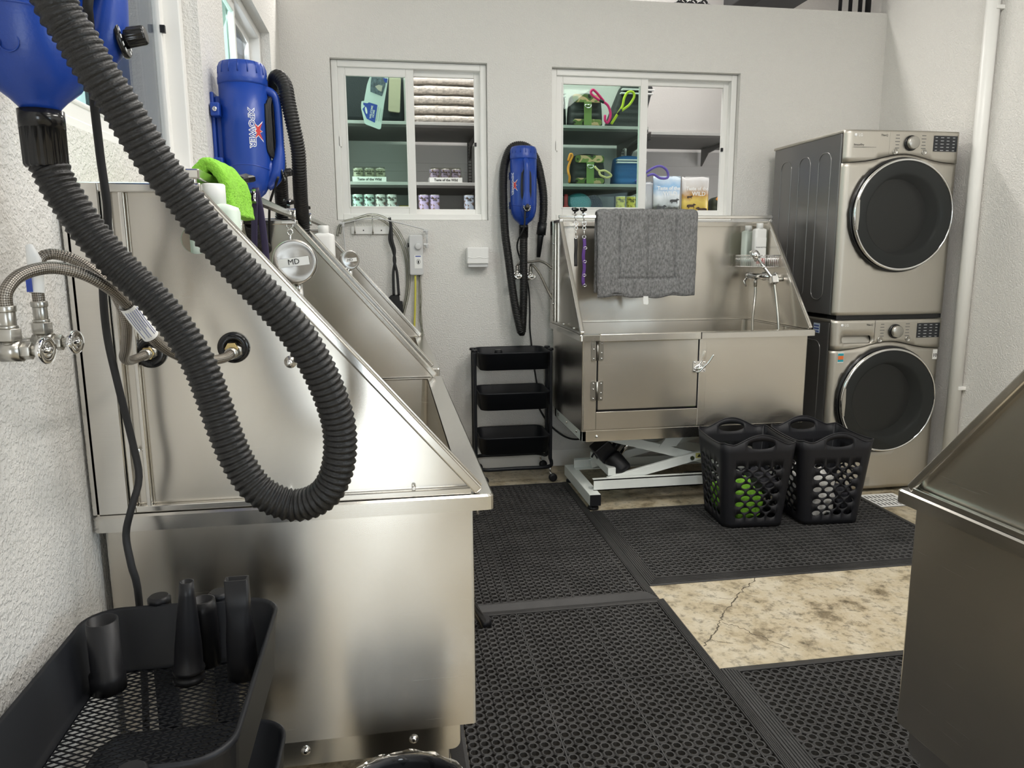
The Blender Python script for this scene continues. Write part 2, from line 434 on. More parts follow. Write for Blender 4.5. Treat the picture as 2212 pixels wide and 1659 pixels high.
def wall_holes(name, u0, u1, z0, z1, holes, fn, m, th):
    mb = MB(); H = [[(a, c), (b, c), (b, d), (a, d)] for a, b, c, d in holes]
    mb.sheet([(u0, z0), (u1, z0), (u1, z1), (u0, z1)], H, lambda u, v: fn(u, v, 0))
    mb.sheet([(u0, z0), (u1, z0), (u1, z1), (u0, z1)], H, lambda u, v: fn(u, v, th))
    for L in [[(u0, z0), (u1, z0), (u1, z1), (u0, z1)]] + H:
        for j in range(4):
            a, b = L[j], L[(j+1) % 4]
            mb.add([fn(a[0], a[1], 0), fn(b[0], b[1], 0), fn(b[0], b[1], th), fn(a[0], a[1], th)], [(0, 1, 2, 3)])
    return struct(name, mb, m)
WB1 = (-0.292, 0.613, 1.570, 2.475); WB2 = (1.003, 2.205, 1.570, 2.467)
wall_holes('wall_back', XL, XR, 0, 2.858, [WB1, WB2], lambda u, v, t: (u, YB+t, v), WALL, 0.12)
WL1 = (1.36, 2.615, 1.605, 2.49); WL2 = (3.01, 4.20, 1.605, 2.49)
wall_holes('wall_left', YF, YS, 0, ZC, [WL1, WL2, (4.72, 5.08, 0.2, 2.6)], lambda u, v, t: (XL-t, u, v), WALL, 0.14)  # third opening made up for the added shop light
wall_holes('wall_right', YF, YS, 0, ZC, [(-1.9, -0.5, 1.0, 2.2), (4.72, 5.08, 0.2, 2.6)], lambda u, v, t: (XR+t, u, v), WALL, 0.14)  # both openings made up to go with the added side lights
wall_holes('wall_front', XL, XR, 0, ZC, [(-0.45, 0.2, 0.0, 2.2)], lambda u, v, t: (u, YF-t, v), mat('beige_front_wall', (0.45, 0.41, 0.35), 0.7), 0.14)
struct('wall_shop', MB().box(XL, XR, YS, YS+0.14, 0, ZC), SHOPWALL)
sg = MB()
for z in (1.72, 1.98, 2.04, 2.30):
    sg.box(XL, XR, YS-0.008, YS, z, z+0.012)
struct('trim_1', sg, SHOPWALL)
bb = MB().box(0.2, 2.30, YB-0.012, YB, 0, 0.11)
struct('baseboard_back', bb, VINYL, bevel=0.004)
# outside, seen past the left hand windows
struct('wall_outside', MB().box(-2.6, -2.5, -1, 9, 0, 2.25), mat('outside_stucco', (0.42, 0.42, 0.42), 0.8, var=0.2, vscale=20, bump=0.6, bscale=60))
struct('ground_outside', MB().box(-6, XL-0.14, -3, 10, -0.12, -0.02), mat('outside_ground', (0.35, 0.40, 0.25), 0.9))
hb = MB()
for k in range(26):
    y = 0.6+k*0.13
    hb.ball((-1.9+0.12*math.sin(k*2.3), y, 1.35+0.1*math.sin(k*1.7)), 0.32, 0.3, 0.42+0.06*math.sin(k*3.1), 14, 9, fn=lambda d: 1+0.28*noise.noise(d*5+Vector((k, 0, 0))))
hb.box(-2.0, -1.8, 0.6, 4.0, -0.02, 1.2)
props(build('hedge', hb, mat('hedge_leaves', (0.10, 0.26, 0.06), 0.8, var=0.6, vscale=30)), 'green leafy hedge outside the nearer left wall window', 'hedge', kind='stuff')

def slider(name, W, face, recess, ux, sash_right, tint, screen=False):
    """horizontal sliding vinyl window in opening W=(u0,u1,z0,z1); face(u, depth, z) -> point, depth 0 at the wall face"""
    u0, u1, z0, z1 = W; um = (u0+u1)/2
    root = thing(name, None, None, face(um, recess, z0)); del_keys = [k for k in ('label', 'category') if k in root]
    root['kind'] = 'structure'
    def fb(mb, a, b, d0, d1, c, d):
        P = [Vector(face(u, t, z)) for z in (c, d) for t in (d0, d1) for u in (a, b)]
        mb.add(P, [(0, 2, 3, 1), (4, 5, 7, 6), (0, 1, 5, 4), (2, 6, 7, 3), (0, 4, 6, 2), (1, 3, 7, 5)])
    def ring(mb, a, b, c, d, wd, d0, d1):
        fb(mb, a, a+wd, d0, d1, c, d); fb(mb, b-wd, b, d0, d1, c, d)
        fb(mb, a+wd, b-wd, d0, d1, c, c+wd); fb(mb, a+wd, b-wd, d0, d1, d-wd, d)
    mb = MB(); ring(mb, u0+0.002, u1-0.002, z0+0.002, z1-0.002, 0.036, recess-0.012, 0.112)
    build('window_frame', mb, VINYL, root, world=True, bevel=0.004)
    f = 0.034
    A = (u0+f, um+0.022, z0+f, z1-f); B = (um-0.022, u1-f, z0+f, z1-f)
    if sash_right: A, B = (um-0.022, u1-f, z0+f, z1-f), (u0+f, um+0.022, z0+f, z1-f)
    mb = MB(); ring(mb, *A, 0.046, recess+0.006, recess+0.030)
    ring(mb, A[0]+0.040, A[1]-0.040, A[2]+0.040, A[3]-0.040, 0.010, recess+0.002, recess+0.02)
    s1 = build('sliding_sash', mb, VINYL, root, world=True, bevel=0.003)
    g = MB(); fb(g, A[0]+0.045, A[1]-0.045, recess+0.016, recess+0.020, A[2]+0.045, A[3]-0.045)
    build('glass_pane', g, tint, s1, world=True)
    mb = MB(); ring(mb, *B, 0.036, recess+0.036, recess+0.060)
    s2 = build('fixed_sash', mb, VINYL, root, world=True, bevel=0.003)
    g = MB(); fb(g, B[0]+0.035, B[1]-0.035, recess+0.046, recess+0.050, B[2]+0.035, B[3]-0.035)
    build('glass_pane', g, CLEAR, s2, world=True)
    if screen:
        g = MB(); fb(g, B[0], B[1], recess+0.066, recess+0.067, B[2], B[3]); build('insect_screen', g, SCREEN, root, world=True, label='grey insect screen')
    l = MB(); uq = A[0]+0.004 if not sash_right else A[1]-0.004
    fb(l, uq-0.010, uq+0.010, recess-0.012, recess+0.006, (z0+z1)/2-0.03, (z0+z1)/2+0.03)
    build('latch', l, VINYL, s1, world=True, bevel=0.003)
    l = MB(); uq = B[1]-0.030 if not sash_right else B[0]+0.030
    fb(l, uq-0.008, uq+0.004, recess+0.026, recess+0.04, (z0+z1)/2-0.01, (z0+z1)/2+0.012)
    build('bumper', l, BLACK, s2, world=True)
    return root
slider('window_1', WB1, lambda u, d, z: (u, YB+d, z), 0.050, (1, 0, 0), False, GREENGLASS)
slider('window_2', WB2, lambda u, d, z: (u, YB+d, z), 0.050, (1, 0, 0), False, GREENGLASS)
slider('window_3', WL1, lambda u, d, z: (XL-d, u, z), 0.058, (0, 1, 0), False, GREENGLASS, True)
slider('window_4', WL2, lambda u, d, z: (XL-d, u, z), 0.058, (0, 1, 0), False, GREENGLASS, True)

for k, (x, y, sx, sy, pw) in enumerate(LAMPS):
    where = ('over the tubs and baskets', 'over the cart', 'over the right hand tub', 'added over the left hand tubs', 'over the shop shelves at left', 'over the shop shelves at right')[k]
    t = thing('ceiling_light', 'long white ceiling light ' + where, 'ceiling light', (x, y, 3.30 if y < 4 else 3.54), 0, 'long white ceiling lights')
    build('housing', MB().box(-sx/2-0.03, sx/2+0.03, -sy/2-0.03, sy/2+0.03, 0.02, 0.30 if y < 4 else 0.06), WHITEPAINT, t, bevel=0.006)
    em, nt, b = newmat('lit_diffuser'); b.inputs['Emission Color'].default_value = (*WARM, 1); b.inputs['Emission Strength'].default_value = 6
    build('diffuser', MB().box(-sx/2, sx/2, -sy/2, sy/2, 0.006, 0.02), em, t)
# ------------------------------------------------------------------ stainless dog washing tubs
D = 0.755                                          # tub depth front rim to back
def tub(label, loc, rotz, L, zb, door=False, hole=False, legs=True, bh=0.52, footz=None):
    t = thing('dog_washing_tub', label, 'dog bath', (loc[0], loc[1], 0), rotz)
    R = zb+bh; T = R+0.605
    # basin : outer skin, inner skin, floor
    mb = MB(); x0, x1, y0, y1 = 0.022, L-0.022, 0.040, D-0.012
    hem = 0.006
    sk = [(x0, y0), (x1, y0), (x1, y1), (x0, y1)]
    def ringz(q, z): return [Vector((a, b, z)) for a, b in q]
    mb.ring_loft([ringz(rrect(x0, x1, y0, y1, 0.006, 2), z) for z in (zb, zb+0.004, R-0.02)], caps=False, smooth=False)
    qi = rrect(x0+0.035, x1-0.035, y0+0.020, y1-0.03, 0.02, 3); qf = rrect(x0+0.045, x1-0.045, y0+0.03, y1-0.04, 0.03, 3)
    mb.ring_loft([ringz(qi, R-0.004), ringz(qf, R-0.33)], caps=False, smooth=False)
    n = len(mb.v); mb.add(ringz(qf, R-0.33), [tuple(range(len(qf)))])
    mb.add(ringz(rrect(x0, x1, y0, y1, 0.006, 2), zb), [tuple(range(11, -1, -1))])
    build('basin', mb, STEEL, t)
    # rim : rolled flat lip all round
    mb = MB(); o_ = rrect(0, L, 0, D, 0.012, 3); i_ = rrect(0.052, L-0.052, 0.058, D-0.04, 0.02, 3)
    zt = [(o_, R-0.032), (o_, R-0.004), (rrect(0.004, L-0.004, 0.004, D-0.004, 0.010, 3), R), (i_, R), (i_, R-0.02)]
    mb.ring_loft([ringz(q, z) for q, z in zt] + [ringz(o_, R-0.032)], caps=False, smooth=False)
    build('rim', mb, STEEL_TRIM, t)
    # back panel with folded top
    mb = MB().box(0.004, L-0.004, D-0.014, D-0.010, R, T-0.005)
    mb.box(0.004, L-0.004, D-0.034, D-0.010, T-0.03, T-0.008)
    build('back_panel', mb, STEEL, t)
    # two sloping end panels
    prof = [(0.028, R+0.002), (0.040, R+0.002), (D-0.012, R+0.002), (D-0.012, T), (0.530, T), (0.022, R+0.016)]
    for k, xo in enumerate((0.016, L-0.016)):
        s = 1 if k == 0 else -1
        mb = MB(); H = []
        if hole and k == 0: H = [ell(0.537, 1.398, 0.026, n=28)]
        gr = [(0.06+0.05*i, R+0.05+0.05*j) for i in range(14) for j in range(12) if 0.06+0.05*i > 0.10+(j*0.05)*0.86 and 0.06+0.05*i < 0.70]
        mb.sheet(prof, H, lambda u, v: (xo+s*0.006, u, v))
        mb.sheet(prof, H, lambda u, v: (xo+s*0.009, u, v))
        if H:
            hh = H[0]; mb.ring_loft([[(xo+s*0.005, a, b) for a, b in hh], [(xo+s*0.010, a, b) for a, b in hh]], caps=False)
        p = build('end_panel', mb, STEEL, t)
        # rolled edges : slope, top, foot and the folded return at the back
        mb = MB()
        a = Vector((0, 0.022, R+0.012)); b = Vector((0, 0.530, T-0.004)); d = (b-a).normalized(); nn = Vector((0, d.z, -d.y))
        mb.prism([(0, 0), ((b-a).length, 0), ((b-a).length, 0.020), (0, 0.020)], a+Vector((xo-0.009 if k == 0 else xo-0.013, 0, 0)), d, nn, (0.022, 0, 0))
        mb.box(xo-0.009 if k == 0 else xo-0.013, xo+0.013 if k == 0 else xo+0.009, 0.520, D-0.012, T-0.018, T)
        build('edge_trim', mb, STEEL_TRIM, p, bevel=0.004, segs=3)
        mb = MB()
        e0, e1 = (xo-0.012, xo+0.004) if k == 0 else (xo-0.004, xo+0.012)
        mb.box(e0, e1, D-0.066, D-0.002, R+0.001, T-0.002)
        mb.box(e0+0.003, e1-0.001, D-0.078, D-0.068, R+0.001, T-0.004)
        mb.box(e0+0.005, e1-0.001, D-0.105, D-0.096, R+0.010, T-0.01)
        mb.box(e0+0.004, e1, 0.045, D-0.066, R+0.001, R+0.014)
        build('back_flange', mb, STEEL_TRIM, p, bevel=0.002)
        if k == 0:
            for yy, zz in ((0.40, R+0.021), (0.16, R+0.021), (D-0.088, R+0.12), (D-0.088, R+0.47)):
                build('rivet', MB().cyl((xo-0.003, yy, zz), (xo-0.016, yy, zz), 0.0045, 0.003, 10), CHROME, p)
    # restraint rail between the front corners of the end panels
    mb = MB().box(0.006, L-0.006, 0.520, 0.545, T+0.006, T+0.024)
    for xx in (0.014, L-0.014): mb.cyl((xx, 0.532, T-0.004), (xx, 0.532, T+0.012), 0.006, n=10)
    build('restraint_rail', mb, STEEL_TRIM, t, bevel=0.003)
    # flange under the body
    mb = MB()
    for xx in (0.032, L-0.035):
        q = rrect(0.075, D-0.05, zb-0.062, zb+0.02, 0.018, 4)
        mb.prism(q, (xx, 0, 0), (0, 1, 0), (0, 0, 1), (0.003, 0, 0))
    mb.box(0.04, L-0.04, 0.076, 0.079, zb-0.055, zb); mb.box(0.04, L-0.04, D-0.055, D-0.052, zb-0.055, zb)
    fl = build('base_flange', mb, STEEL_TRIM, t)
    for yy in (0.175, 0.40, 0.62):
        build('bolt', MB().lathe([(0.010, 0), (0.010, 0.002), (0.006, 0.003), (0.006, 0.007), (0.003, 0.008)], 12, face_M((0.032, yy, zb-0.028), (0, -1, 0), (0, 0, 1))), CHROME, fl)
    if legs:
        for xx in (0.07, L-0.07):
            for yy in (0.115, D-0.10):
                fz = footz(xx) if footz else 0.0
                g = build('leg', MB().box(xx-0.019, xx+0.019, yy-0.019, yy+0.019, fz+0.025, zb+0.01), STEEL_TRIM, t, bevel=0.003)
                build('foot', MB().cyl((xx, yy, fz), (xx, yy, fz+0.026), 0.022, 0.018, 14), BLACK, g)
    return t, R, T

TUB_A, RA, TA = tub('nearest stainless steel dog washing tub on the left, black hose hanging before its end panel', (0.195, 1.42), PI/2, 1.50, 0.372, hole=True)
for yy, xx in ((1.195, 0.601), (1.200, 0.455)):
    y_ = 0.195+(-0.0); ly = xx
    mb = MB().lathe([(0.029, 0), (0.029, 0.004), (0.024, 0.007), (0.013, 0.009), (0.012, 0.003)], 28, face_M((0.022, xx+0.03, yy), (0, -1, 0), (0, 0, 1)))
    g = build('hose_grommet', mb, BLACKGLOSS, TUB_A, label='black rubber hose grommet')
    mb = MB().lathe([(0.011, 0.004), (0.011, 0.016), (0.012, 0.016), (0.012, 0.024)], 6, face_M((0.022, xx+0.03, yy), (0, -1, 0), (0, 0, 1)))
    build('brass_nut', mb, BRASS, g)
build('wall_stud', MB().lathe([(0.012, 0), (0.012, 0.003), (0.006, 0.006), (0.006, 0.018), (0.002, 0.019)], 16, face_M((0.022, 0.384, 1.170), (0, -1, 0), (0, 0, 1))), CHROME, TUB_A)
mb = MB().tube([(1.03, 0.05, 0.335), (1.11, -0.110, 0.02)], 0.017, 16); g = build('slanted_leg', mb, STEEL_TRIM, TUB_A)
build('foot', MB().cyl((1.11, -0.110, 0.04), (1.115, -0.117, 0.0158), 0.022, 0.024, 14), BLACK, g)
build('latch_pin', MB().tube([(0.06, 0.032, RA-0.03), (0.06, 0.026, RA-0.062)], 0.004, 8), CHROME, TUB_A)
TUB_B, RB, TB = tub('stainless dog washing tub further along the left wall, beneath the small rack of hooks', (0.195, 3.03), PI/2, 1.25, 0.385)

# back tub on its scissor lift
TUB_C, RC, TC_ = tub('stainless dog washing tub with hinged door on a white scissor lift', (0.960, 3.680), 0.0, 1.315, 0.435, legs=False)
t = TUB_C; zb = 0.435
mb = MB().box(0.105, 0.655, 0.028, 0.036, 0.552, RC-0.036)
mb.box(0.105, 0.655, -0.006, 0.036, RC-0.036, RC+0.003)
dr = build('door', mb, STEEL, t, bevel=0.003)
mb = MB().box(0.095, 0.106, 0.034, 0.0385, 0.54, RC-0.034); mb.box(0.654, 0.666, 0.034, 0.0385, 0.54, RC-0.034); mb.box(0.095, 0.666, 0.034, 0.0385, 0.541, 0.553)
mb.box(0.652, 0.661, -0.0015, 0.036, RC-0.034, RC+0.0012)
build('door_gap', mb, BLACK, t, label='dark gap around the door')
mb = MB().box(0.030, 0.098, 0.032, 0.0395, zb+0.01, RC-0.034); mb.box(0.664, 0.705, 0.032, 0.0395, zb+0.01, RC-0.034); mb.box(0.098, 0.664, 0.033, 0.0395, zb+0.01, 0.541)
build('door_frame', mb, STEEL, t, bevel=0.002)
for zc in (0.868, 0.656):
    mb = MB()
    for s in (-1, 1):
        mb.prism(rrect(-0.012, 0.012, -0.052, 0.052, 0.008, 4), (0.100+s*0.020, 0.028, zc), (1, 0, 0), (0, 0, 1), (0, -0.004, 0))
    mb.cyl((0.1, 0.023, zc-0.05), (0.1, 0.023, zc+0.05), 0.006, n=12)
    h = build('hinge', mb, NICKEL, dr)
    mb = MB()
    for s in (-1, 1):
        for k in (-0.040, -0.01*s, 0.040): mb.ball((0.100+s*0.021, 0.022, zc+k), 0.0045, n=10, m=6)
    build('hinge_screws', mb, CHROME, h)
mb = MB().prism(rrect(-0.036, 0.034, -0.030, 0.030, 0.005, 3), (0.664, 0.026, 0.770), (1, 0, 0), (0, 0, 1), (0, -0.005, 0))
for dx in (-0.028, 0.026):
    for dz in (-0.022, 0.022): mb.ball((0.664+dx, 0.019, 0.770+dz), 0.005, n=10, m=6)
mb.tube([(0.640, 0.012, 0.755), (0.652, -0.004, 0.762), (0.672, -0.004, 0.772), (0.690, 0.010, 0.770)], 0.006, 10)
la = build('latch', mb, CHROME, dr)
mb = MB().tube(smooth_path([(0.640, 0.008, 0.742), (0.655, 0.0, 0.748), (0.675, -0.006, 0.772), (0.700, -0.014, 0.800), (0.722, -0.022, 0.840)], 0.006), 0.005, 10, flat=2.0)
build('latch_lever', mb, CHROME, la)
# lift
fr = MB().box(0.03, 1.285, 0.060, 0.100, zb-0.060, zb-0.003); fr.box(0.03, 1.285, 0.68, 0.72, zb-0.060, zb-0.003)
fr.box(0.03, 0.07, 0.060, 0.72, zb-0.06, zb-0.003); fr.box(1.245, 1.285, 0.060, 0.72, zb-0.06, zb-0.003)
build('lift_top_frame', fr, WHITEPAINT, t, bevel=0.003, label='white steel frame under the tub')
mb = MB().prism([(0.045, zb-0.055), (1.27, zb-0.055), (1.27, zb+0.002), (0.045, zb+0.002)], (0, 0.036, 0), (1, 0, 0), (0, 0, 1), (0, 0.024, 0)); 
for xx in (0.10, 0.66): pass
build('lift_bolt', MB().ball((0.105, 0.034, zb-0.028), 0.008, n=12, m=8), CHROME, t)
build('front_apron', mb, STEEL_TRIM, t)
for xx in (0.065, 1.20):
    b_ = build('base_beam', MB().box(xx, xx+0.062, 0.012, 0.60, 0.030, 0.092), WHITEPAINT, t, bevel=0.003)
    build('beam_cap', MB().box(xx+0.001, xx+0.061, 0.006, 0.0125, 0.031, 0.091), BLACK, b_)
    for yy in (0.05, 0.55): build('foot', MB().lathe([(0.030, 0), (0.030, 0.012), (0.012, 0.016), (0.012, 0.032)], 18, Matrix.Translation((xx+0.03, yy, 0))), BLACK, b_)
mb = MB()
for yy in (0.080, 0.52):
    s = 1 if yy < 0.3 else -1
    mb.box(0.106, 1.22, yy, yy+0.006, 0.090, 0.152); mb.box(0.106, 1.22, min(yy, yy+s*0.036), max(yy, yy+s*0.036), 0.147, 0.152); mb.box(0.106, 1.22, min(yy, yy+s*0.036), max(yy, yy+s*0.036), 0.090, 0.096)
build('base_channel', mb, WHITEPAINT, t)
def arm(name, a, b, y, w):
    a, b = Vector((a[0], y, a[1])), Vector((b[0], y, b[1])); d = (b-a).normalized(); n = Vector((-d.z, 0, d.x))
    m_ = MB().prism([(0, -w), ((b-a).length, -w), ((b-a).length, w), (0, w)], a, d, n, (0, 0.024, 0)); return build(name, m_, WHITEPAINT, t, bevel=0.003)
for yy in (0.125, 0.470):
    a1 = arm('scissor_arm', (0.20, 0.125), (1.16, 0.345), yy, 0.024)
    a2 = arm('scissor_arm', (0.20, 0.375), (1.10, 0.125), yy+0.03, 0.026)
    if yy < 0.3:
        build('pivot_bolt', MB().cyl((0.685, yy+0.003, 0.236), (0.685, yy-0.008, 0.236), 0.012, n=16), NICKEL, a1)
        m_ = MB().box(0.706, 0.748, yy-0.0006, yy+0.0002, 0.2335, 0.2625); build('warning_label', m_, mat('warning_yellow', (0.62, 0.60, 0.20), 0.5), a1)
        m_ = MB().prism([(0.716, 0.239), (0.738, 0.239), (0.727, 0.258)], (0, yy-0.0010, 0), (1, 0, 0), (0, 0, 1), (0, 0.0004, 0)); build('warning_mark', m_, INK, a1)
m_ = MB().prism([(0.56, 0.378), (0.66, 0.378), (0.60, 0.30), (0.50, 0.30)], (0, 0.15, 0), (1, 0, 0), (0, 0, 1), (0, 0.02, 0)); build('gusset', m_, WHITEPAINT, t)
build('cross_tube', MB().box(0.20, 0.245, 0.13, 0.50, 0.155, 0.20), WHITEPAINT, t, bevel=0.003)
M_ = Matrix.Translation((0.235, 0.28, 0.255)) @ Matrix.Rotation(math.radians(-38), 4, 'Y')
ac = MB().box(-0.060, 0.045, -0.065, 0.065, -0.055, 0.070, M_)
ac = build('actuator', ac, BLACK, t, bevel=0.008)
build('motor', MB().lathe([(0.050, 0), (0.053, 0.01), (0.053, 0.095), (0.045, 0.112), (0.01, 0.116)], 24, Matrix.Translation((0.245, 0.22, 0.240)) @ Matrix.Rotation(math.radians(142), 4, 'Y') @ Matrix.Rotation(0.5, 4, 'X')), BLACK, ac)
build('actuator_rod', MB().cyl((0.29, 0.26, 0.215), (0.415, 0.26, 0.372), 0.010, n=14), CHROME, ac)
build('actuator_tube', MB().cyl((0.25, 0.33, 0.20), (0.37, 0.33, 0.36), 0.022, n=14), BLACK, ac)
w1 = MB()
for k in range(5):
    w1.tube(smooth_path([(0.30+0.02*k, 0.30, 0.29), (0.34+0.02*k, 0.26+0.02*k, 0.30+0.01*k), (0.38, 0.29, 0.33-0.01*k), (0.36, 0.33, 0.372)], 0.01), 0.0035, 6)
build('wiring', w1, BLACK, t)
build('hand_control_cord', MB().tube(smooth_path([(0.17, 0.36, 0.20), (0.185, 0.36, 0.225), (0.20, 0.35, 0.20), (0.235, 0.33, 0.15), (0.27, 0.30, 0.13)], 0.01), 0.006, 8), BLACK, t)
sp = MB()
for k in range(3):
    c0 = Vector((0.74+0.16*k, 0.33, 0.052))
    sp.tube([c0+Vector((0.10*a/60, 0.034*math.cos(a*0.9), 0.034*math.sin(a*0.9))) for a in range(60)], 0.009, 6)
props(build('coiled_cable', sp.xf(Matrix.Translation((0.96, 3.68, 0))), BLACK), 'black coiled cable heaped on the floor under the scissor lift', 'cable')
# right hand tub, only its far end is in the picture
TUB_D, RD, TD = tub('stainless dog washing tub cut off by the right edge of the photo', (1.158+0.999*1.30, 1.50+0.0436*1.30), PI+math.radians(2.5), 1.30, 0.245, bh=0.58, footz=lambda x: 0.0155)
# ------------------------------------------------------------------ pet dryers (blowers) on the walls
def ribbed(path, r, pitch=0.0098, n=18):
    P = resample(smooth_path(path, 0.004), pitch/4); rad = [r*(0.86, 0.90, 1.0, 0.95)[i % 4] for i in range(len(P))]
    mb = MB().tube(P, r, n, radii=rad); mb.s = [False if len(f) > 4 else True for f in mb.f]
    return mb
def dryer(label, loc, rotz, hose, group, end_nozzle=None, cords=()):
    """local: wall at y=0, outward +y, z=0 at the foot of the nozzle collar"""
    t = thing('pet_dryer', label, 'pet dryer', loc, rotz, None)
    ax = Matrix.Translation((0, 0.100, 0))
    prof = [(0.020, 0.070), (0.026, 0.080), (0.034, 0.088), (0.052, 0.102), (0.066, 0.122), (0.0745, 0.150), (0.0775, 0.178), (0.0785, 0.20), (0.0785, 0.300), (0.0785, 0.428)]
    hb_ = MB().lathe(prof, 48, ax)
    hs = build('motor_housing', hb_, BLUE, t)
    rg = MB()
    rg.ring_loft([[ax @ Vector(((0.0782+e)*math.cos(2*PI*j/48), (0.0782+e)*math.sin(2*PI*j/48), z+0.006*math.cos(2*PI*j/24))) for j in range(48)] for e, z in ((-0.002, 0.176), (0.0012, 0.178), (0.0012, 0.180), (-0.002, 0.182))], caps=False)
    build('seam_ring', rg, BLUE, hs)
    for a in (-0.30, 0.0):
        e = ell(0, 0, 0.012, n=20); 
        mb = MB().tube([(0.0728*math.cos(a+dx/0.07), 0.100+0.0728*math.sin(a+dx/0.07), 0.142+dz) for dx, dz in e], 0.0009, 6, closed=True); build('moulded_ring', mb, BLUE, hs)
    cap = MB().lathe([(0.0785, 0.424), (0.0805, 0.430), (0.0805, 0.444), (0.079, 0.448), (0.077, 0.475), (0.070, 0.490), (0.060, 0.493), (0.02, 0.494)], 48, ax)
    for k in range(16):
        a = 2*PI*k/16; d = Vector((math.cos(a), math.sin(a), 0)); p = ax @ Vector((0, 0, 0))
        cap.tube([p+d*0.0775+Vector((0, 0, 0.455)), p+d*0.0760+Vector((0, 0, 0.474)), p+d*0.069+Vector((0, 0, 0.488))], 0.003, 6)
    build('intake_cap', cap, BLUE, t)
    # wall bracket with two screwed lugs
    mb = MB().box(-0.045, 0.045, 0.0, 0.012, 0.150, 0.40); mb.box(-0.03, 0.03, 0.012, 0.045, 0.16, 0.39)
    br = build('wall_bracket', mb, BLUE, t, bevel=0.004)
    for zc in (0.185, 0.345):
        for s in (-1, 1):
            lug = MB().box(min(s*0.03, s*0.074), max(s*0.03, s*0.074), 0.004, 0.034, zc-0.020, zc+0.020)
            lg = build('bracket_lug', lug, BLUE, br, bevel=0.005)
            build('screw', MB().lathe([(0.008, 0), (0.008, 0.004), (0.004, 0.007)], 10, face_M((s*0.074, 0.02, zc), (0, s, 0), (0, 0, 1))), CHROME, lg)
    # handle with the dial lobe
    pts = smooth_path([(0, 0.165, 0.418), (0, 0.195, 0.405), (0, 0.208, 0.375), (0, 0.210, 0.300), (0, 0.208, 0.235), (0, 0.201, 0.195), (0, 0.192, 0.165), (0, 0.176, 0.138), (0, 0.160, 0.126)], 0.008)
    rad = []
    for p in pts:
        z = p.z; rad.append(0.0165 if z > 0.25 else (0.0165+0.0135*min(1, (0.25-z)/0.07) if z > 0.155 else 0.030-0.010*(0.155-z)/0.03))
    mb = MB().tube(pts, 0.016, 18, radii=rad, up=(1, 0, 0), flat=0.82)
    mb.ball((0, 0.165, 0.170), 0.027, 0.034, 0.040, 16, 10)
    hd = build('handle', mb, BLUE, t)
    fM = face_M((0, 0.214, 0.166), (-1, 0, 0), (0, -0.18, 1))
    di = build('dial_plate', MB().lathe([(0.024, -0.003), (0.024, 0.001), (0.0225, 0.003)], 32, fM), BLACKGLOSS, hd)
    tk = MB()
    for k in range(12):
        a = math.radians(-60+300*k/11); tk.box(0.0165, 0.0205, -0.0022, 0.0022, 0.003, 0.0034, fM @ Matrix.Rotation(a, 4, 'Z'))
    build('dial_marks', tk, INKWHITE, di)
    kn = MB(); rg_ = []
    for z, r in ((0.003, 0.0125), (0.008, 0.0120), (0.028, 0.0115), (0.031, 0.0095)):
        rg_.append([fM @ Vector((r*(1+0.06*math.cos(12*2*PI*j/48))*math.cos(2*PI*j/48), r*(1+0.06*math.cos(12*2*PI*j/48))*math.sin(2*PI*j/48), z)) for j in range(48)])
    kn.ring_loft(rg_); build('control_knob', kn, BLACKGLOSS, hd)
    # wordmark wrapped on the housing, reading downwards, with a red star bird
    a0 = 0.62; R_ = 0.0789
    def wrap(mb, zc, a_, lift):
        mb.v = [((R_+lift+v[2])*math.cos(a_+v[1]/R_), 0.100+(R_+lift+v[2])*math.sin(a_+v[1]/R_), zc-v[0]) for v in mb.v]; return mb
    build('wordmark_backing', wrap(text_mb('XPOWER', 0.027, 0.0003, bold=0.0022), 0.292, a0-0.20, 0.0002), INKWHITE, hs)
    build('wordmark', wrap(text_mb('XPOWER', 0.027, 0.0003), 0.292, a0-0.20, 0.0010), INKBLUE, hs)
    def star(k): return [(x*k, y*k) for x, y in [(-0.026, 0.016), (-0.004, 0.005), (0, 0.014), (0.004, 0.005), (0.026, 0.016), (0.012, -0.001), (0.022, -0.014), (0.006, -0.006), (0, -0.011), (-0.006, -0.006), (-0.022, -0.014), (-0.012, -0.001)]]
    for k, l, mm, nme in ((1.22, 0.0002, INKWHITE, 'emblem_backing'), (1.0, 0.0009, INKRED, 'emblem')):
        mb = MB().sheet(star(k), [], lambda u, v: (u, v, 0)); build(nme, wrap(mb, 0.285, a0+0.08, l), mm, hs)
    # black collar and corrugated hose
    cm = MB(); rg_ = []
    for z, r, rip in ((0.076, 0.026, 0), (0.076, 0.0285, 0), (0.052, 0.0285, 0), (0.052, 0.0275, 1), (0.004, 0.0270, 1), (0.0, 0.0245, 1), (0.0, 0.018, 0)):
        rg_.append([ax @ Vector((r*(1+rip*0.035*math.cos(18*2*PI*j/72))*math.cos(2*PI*j/72), r*(1+rip*0.035*math.cos(18*2*PI*j/72))*math.sin(2*PI*j/72), z)) for j in range(72)])
    cm.ring_loft(rg_); build('nozzle_collar', cm, BLACKGLOSS, t)
    build('hose', ribbed(hose, 0.026), HOSE, t, world=True)
    if end_nozzle:
        a, b, c, d = [Vector(p) for p in end_nozzle]
        mb = MB().tube([a, b], 0.026, 20, radii=[0.028, 0.0285]); mb.tube([b, c, d], 0.02, 20, radii=[0.022, 0.019, 0.012]); build('end_nozzle', mb, BLACK, t, world=True)
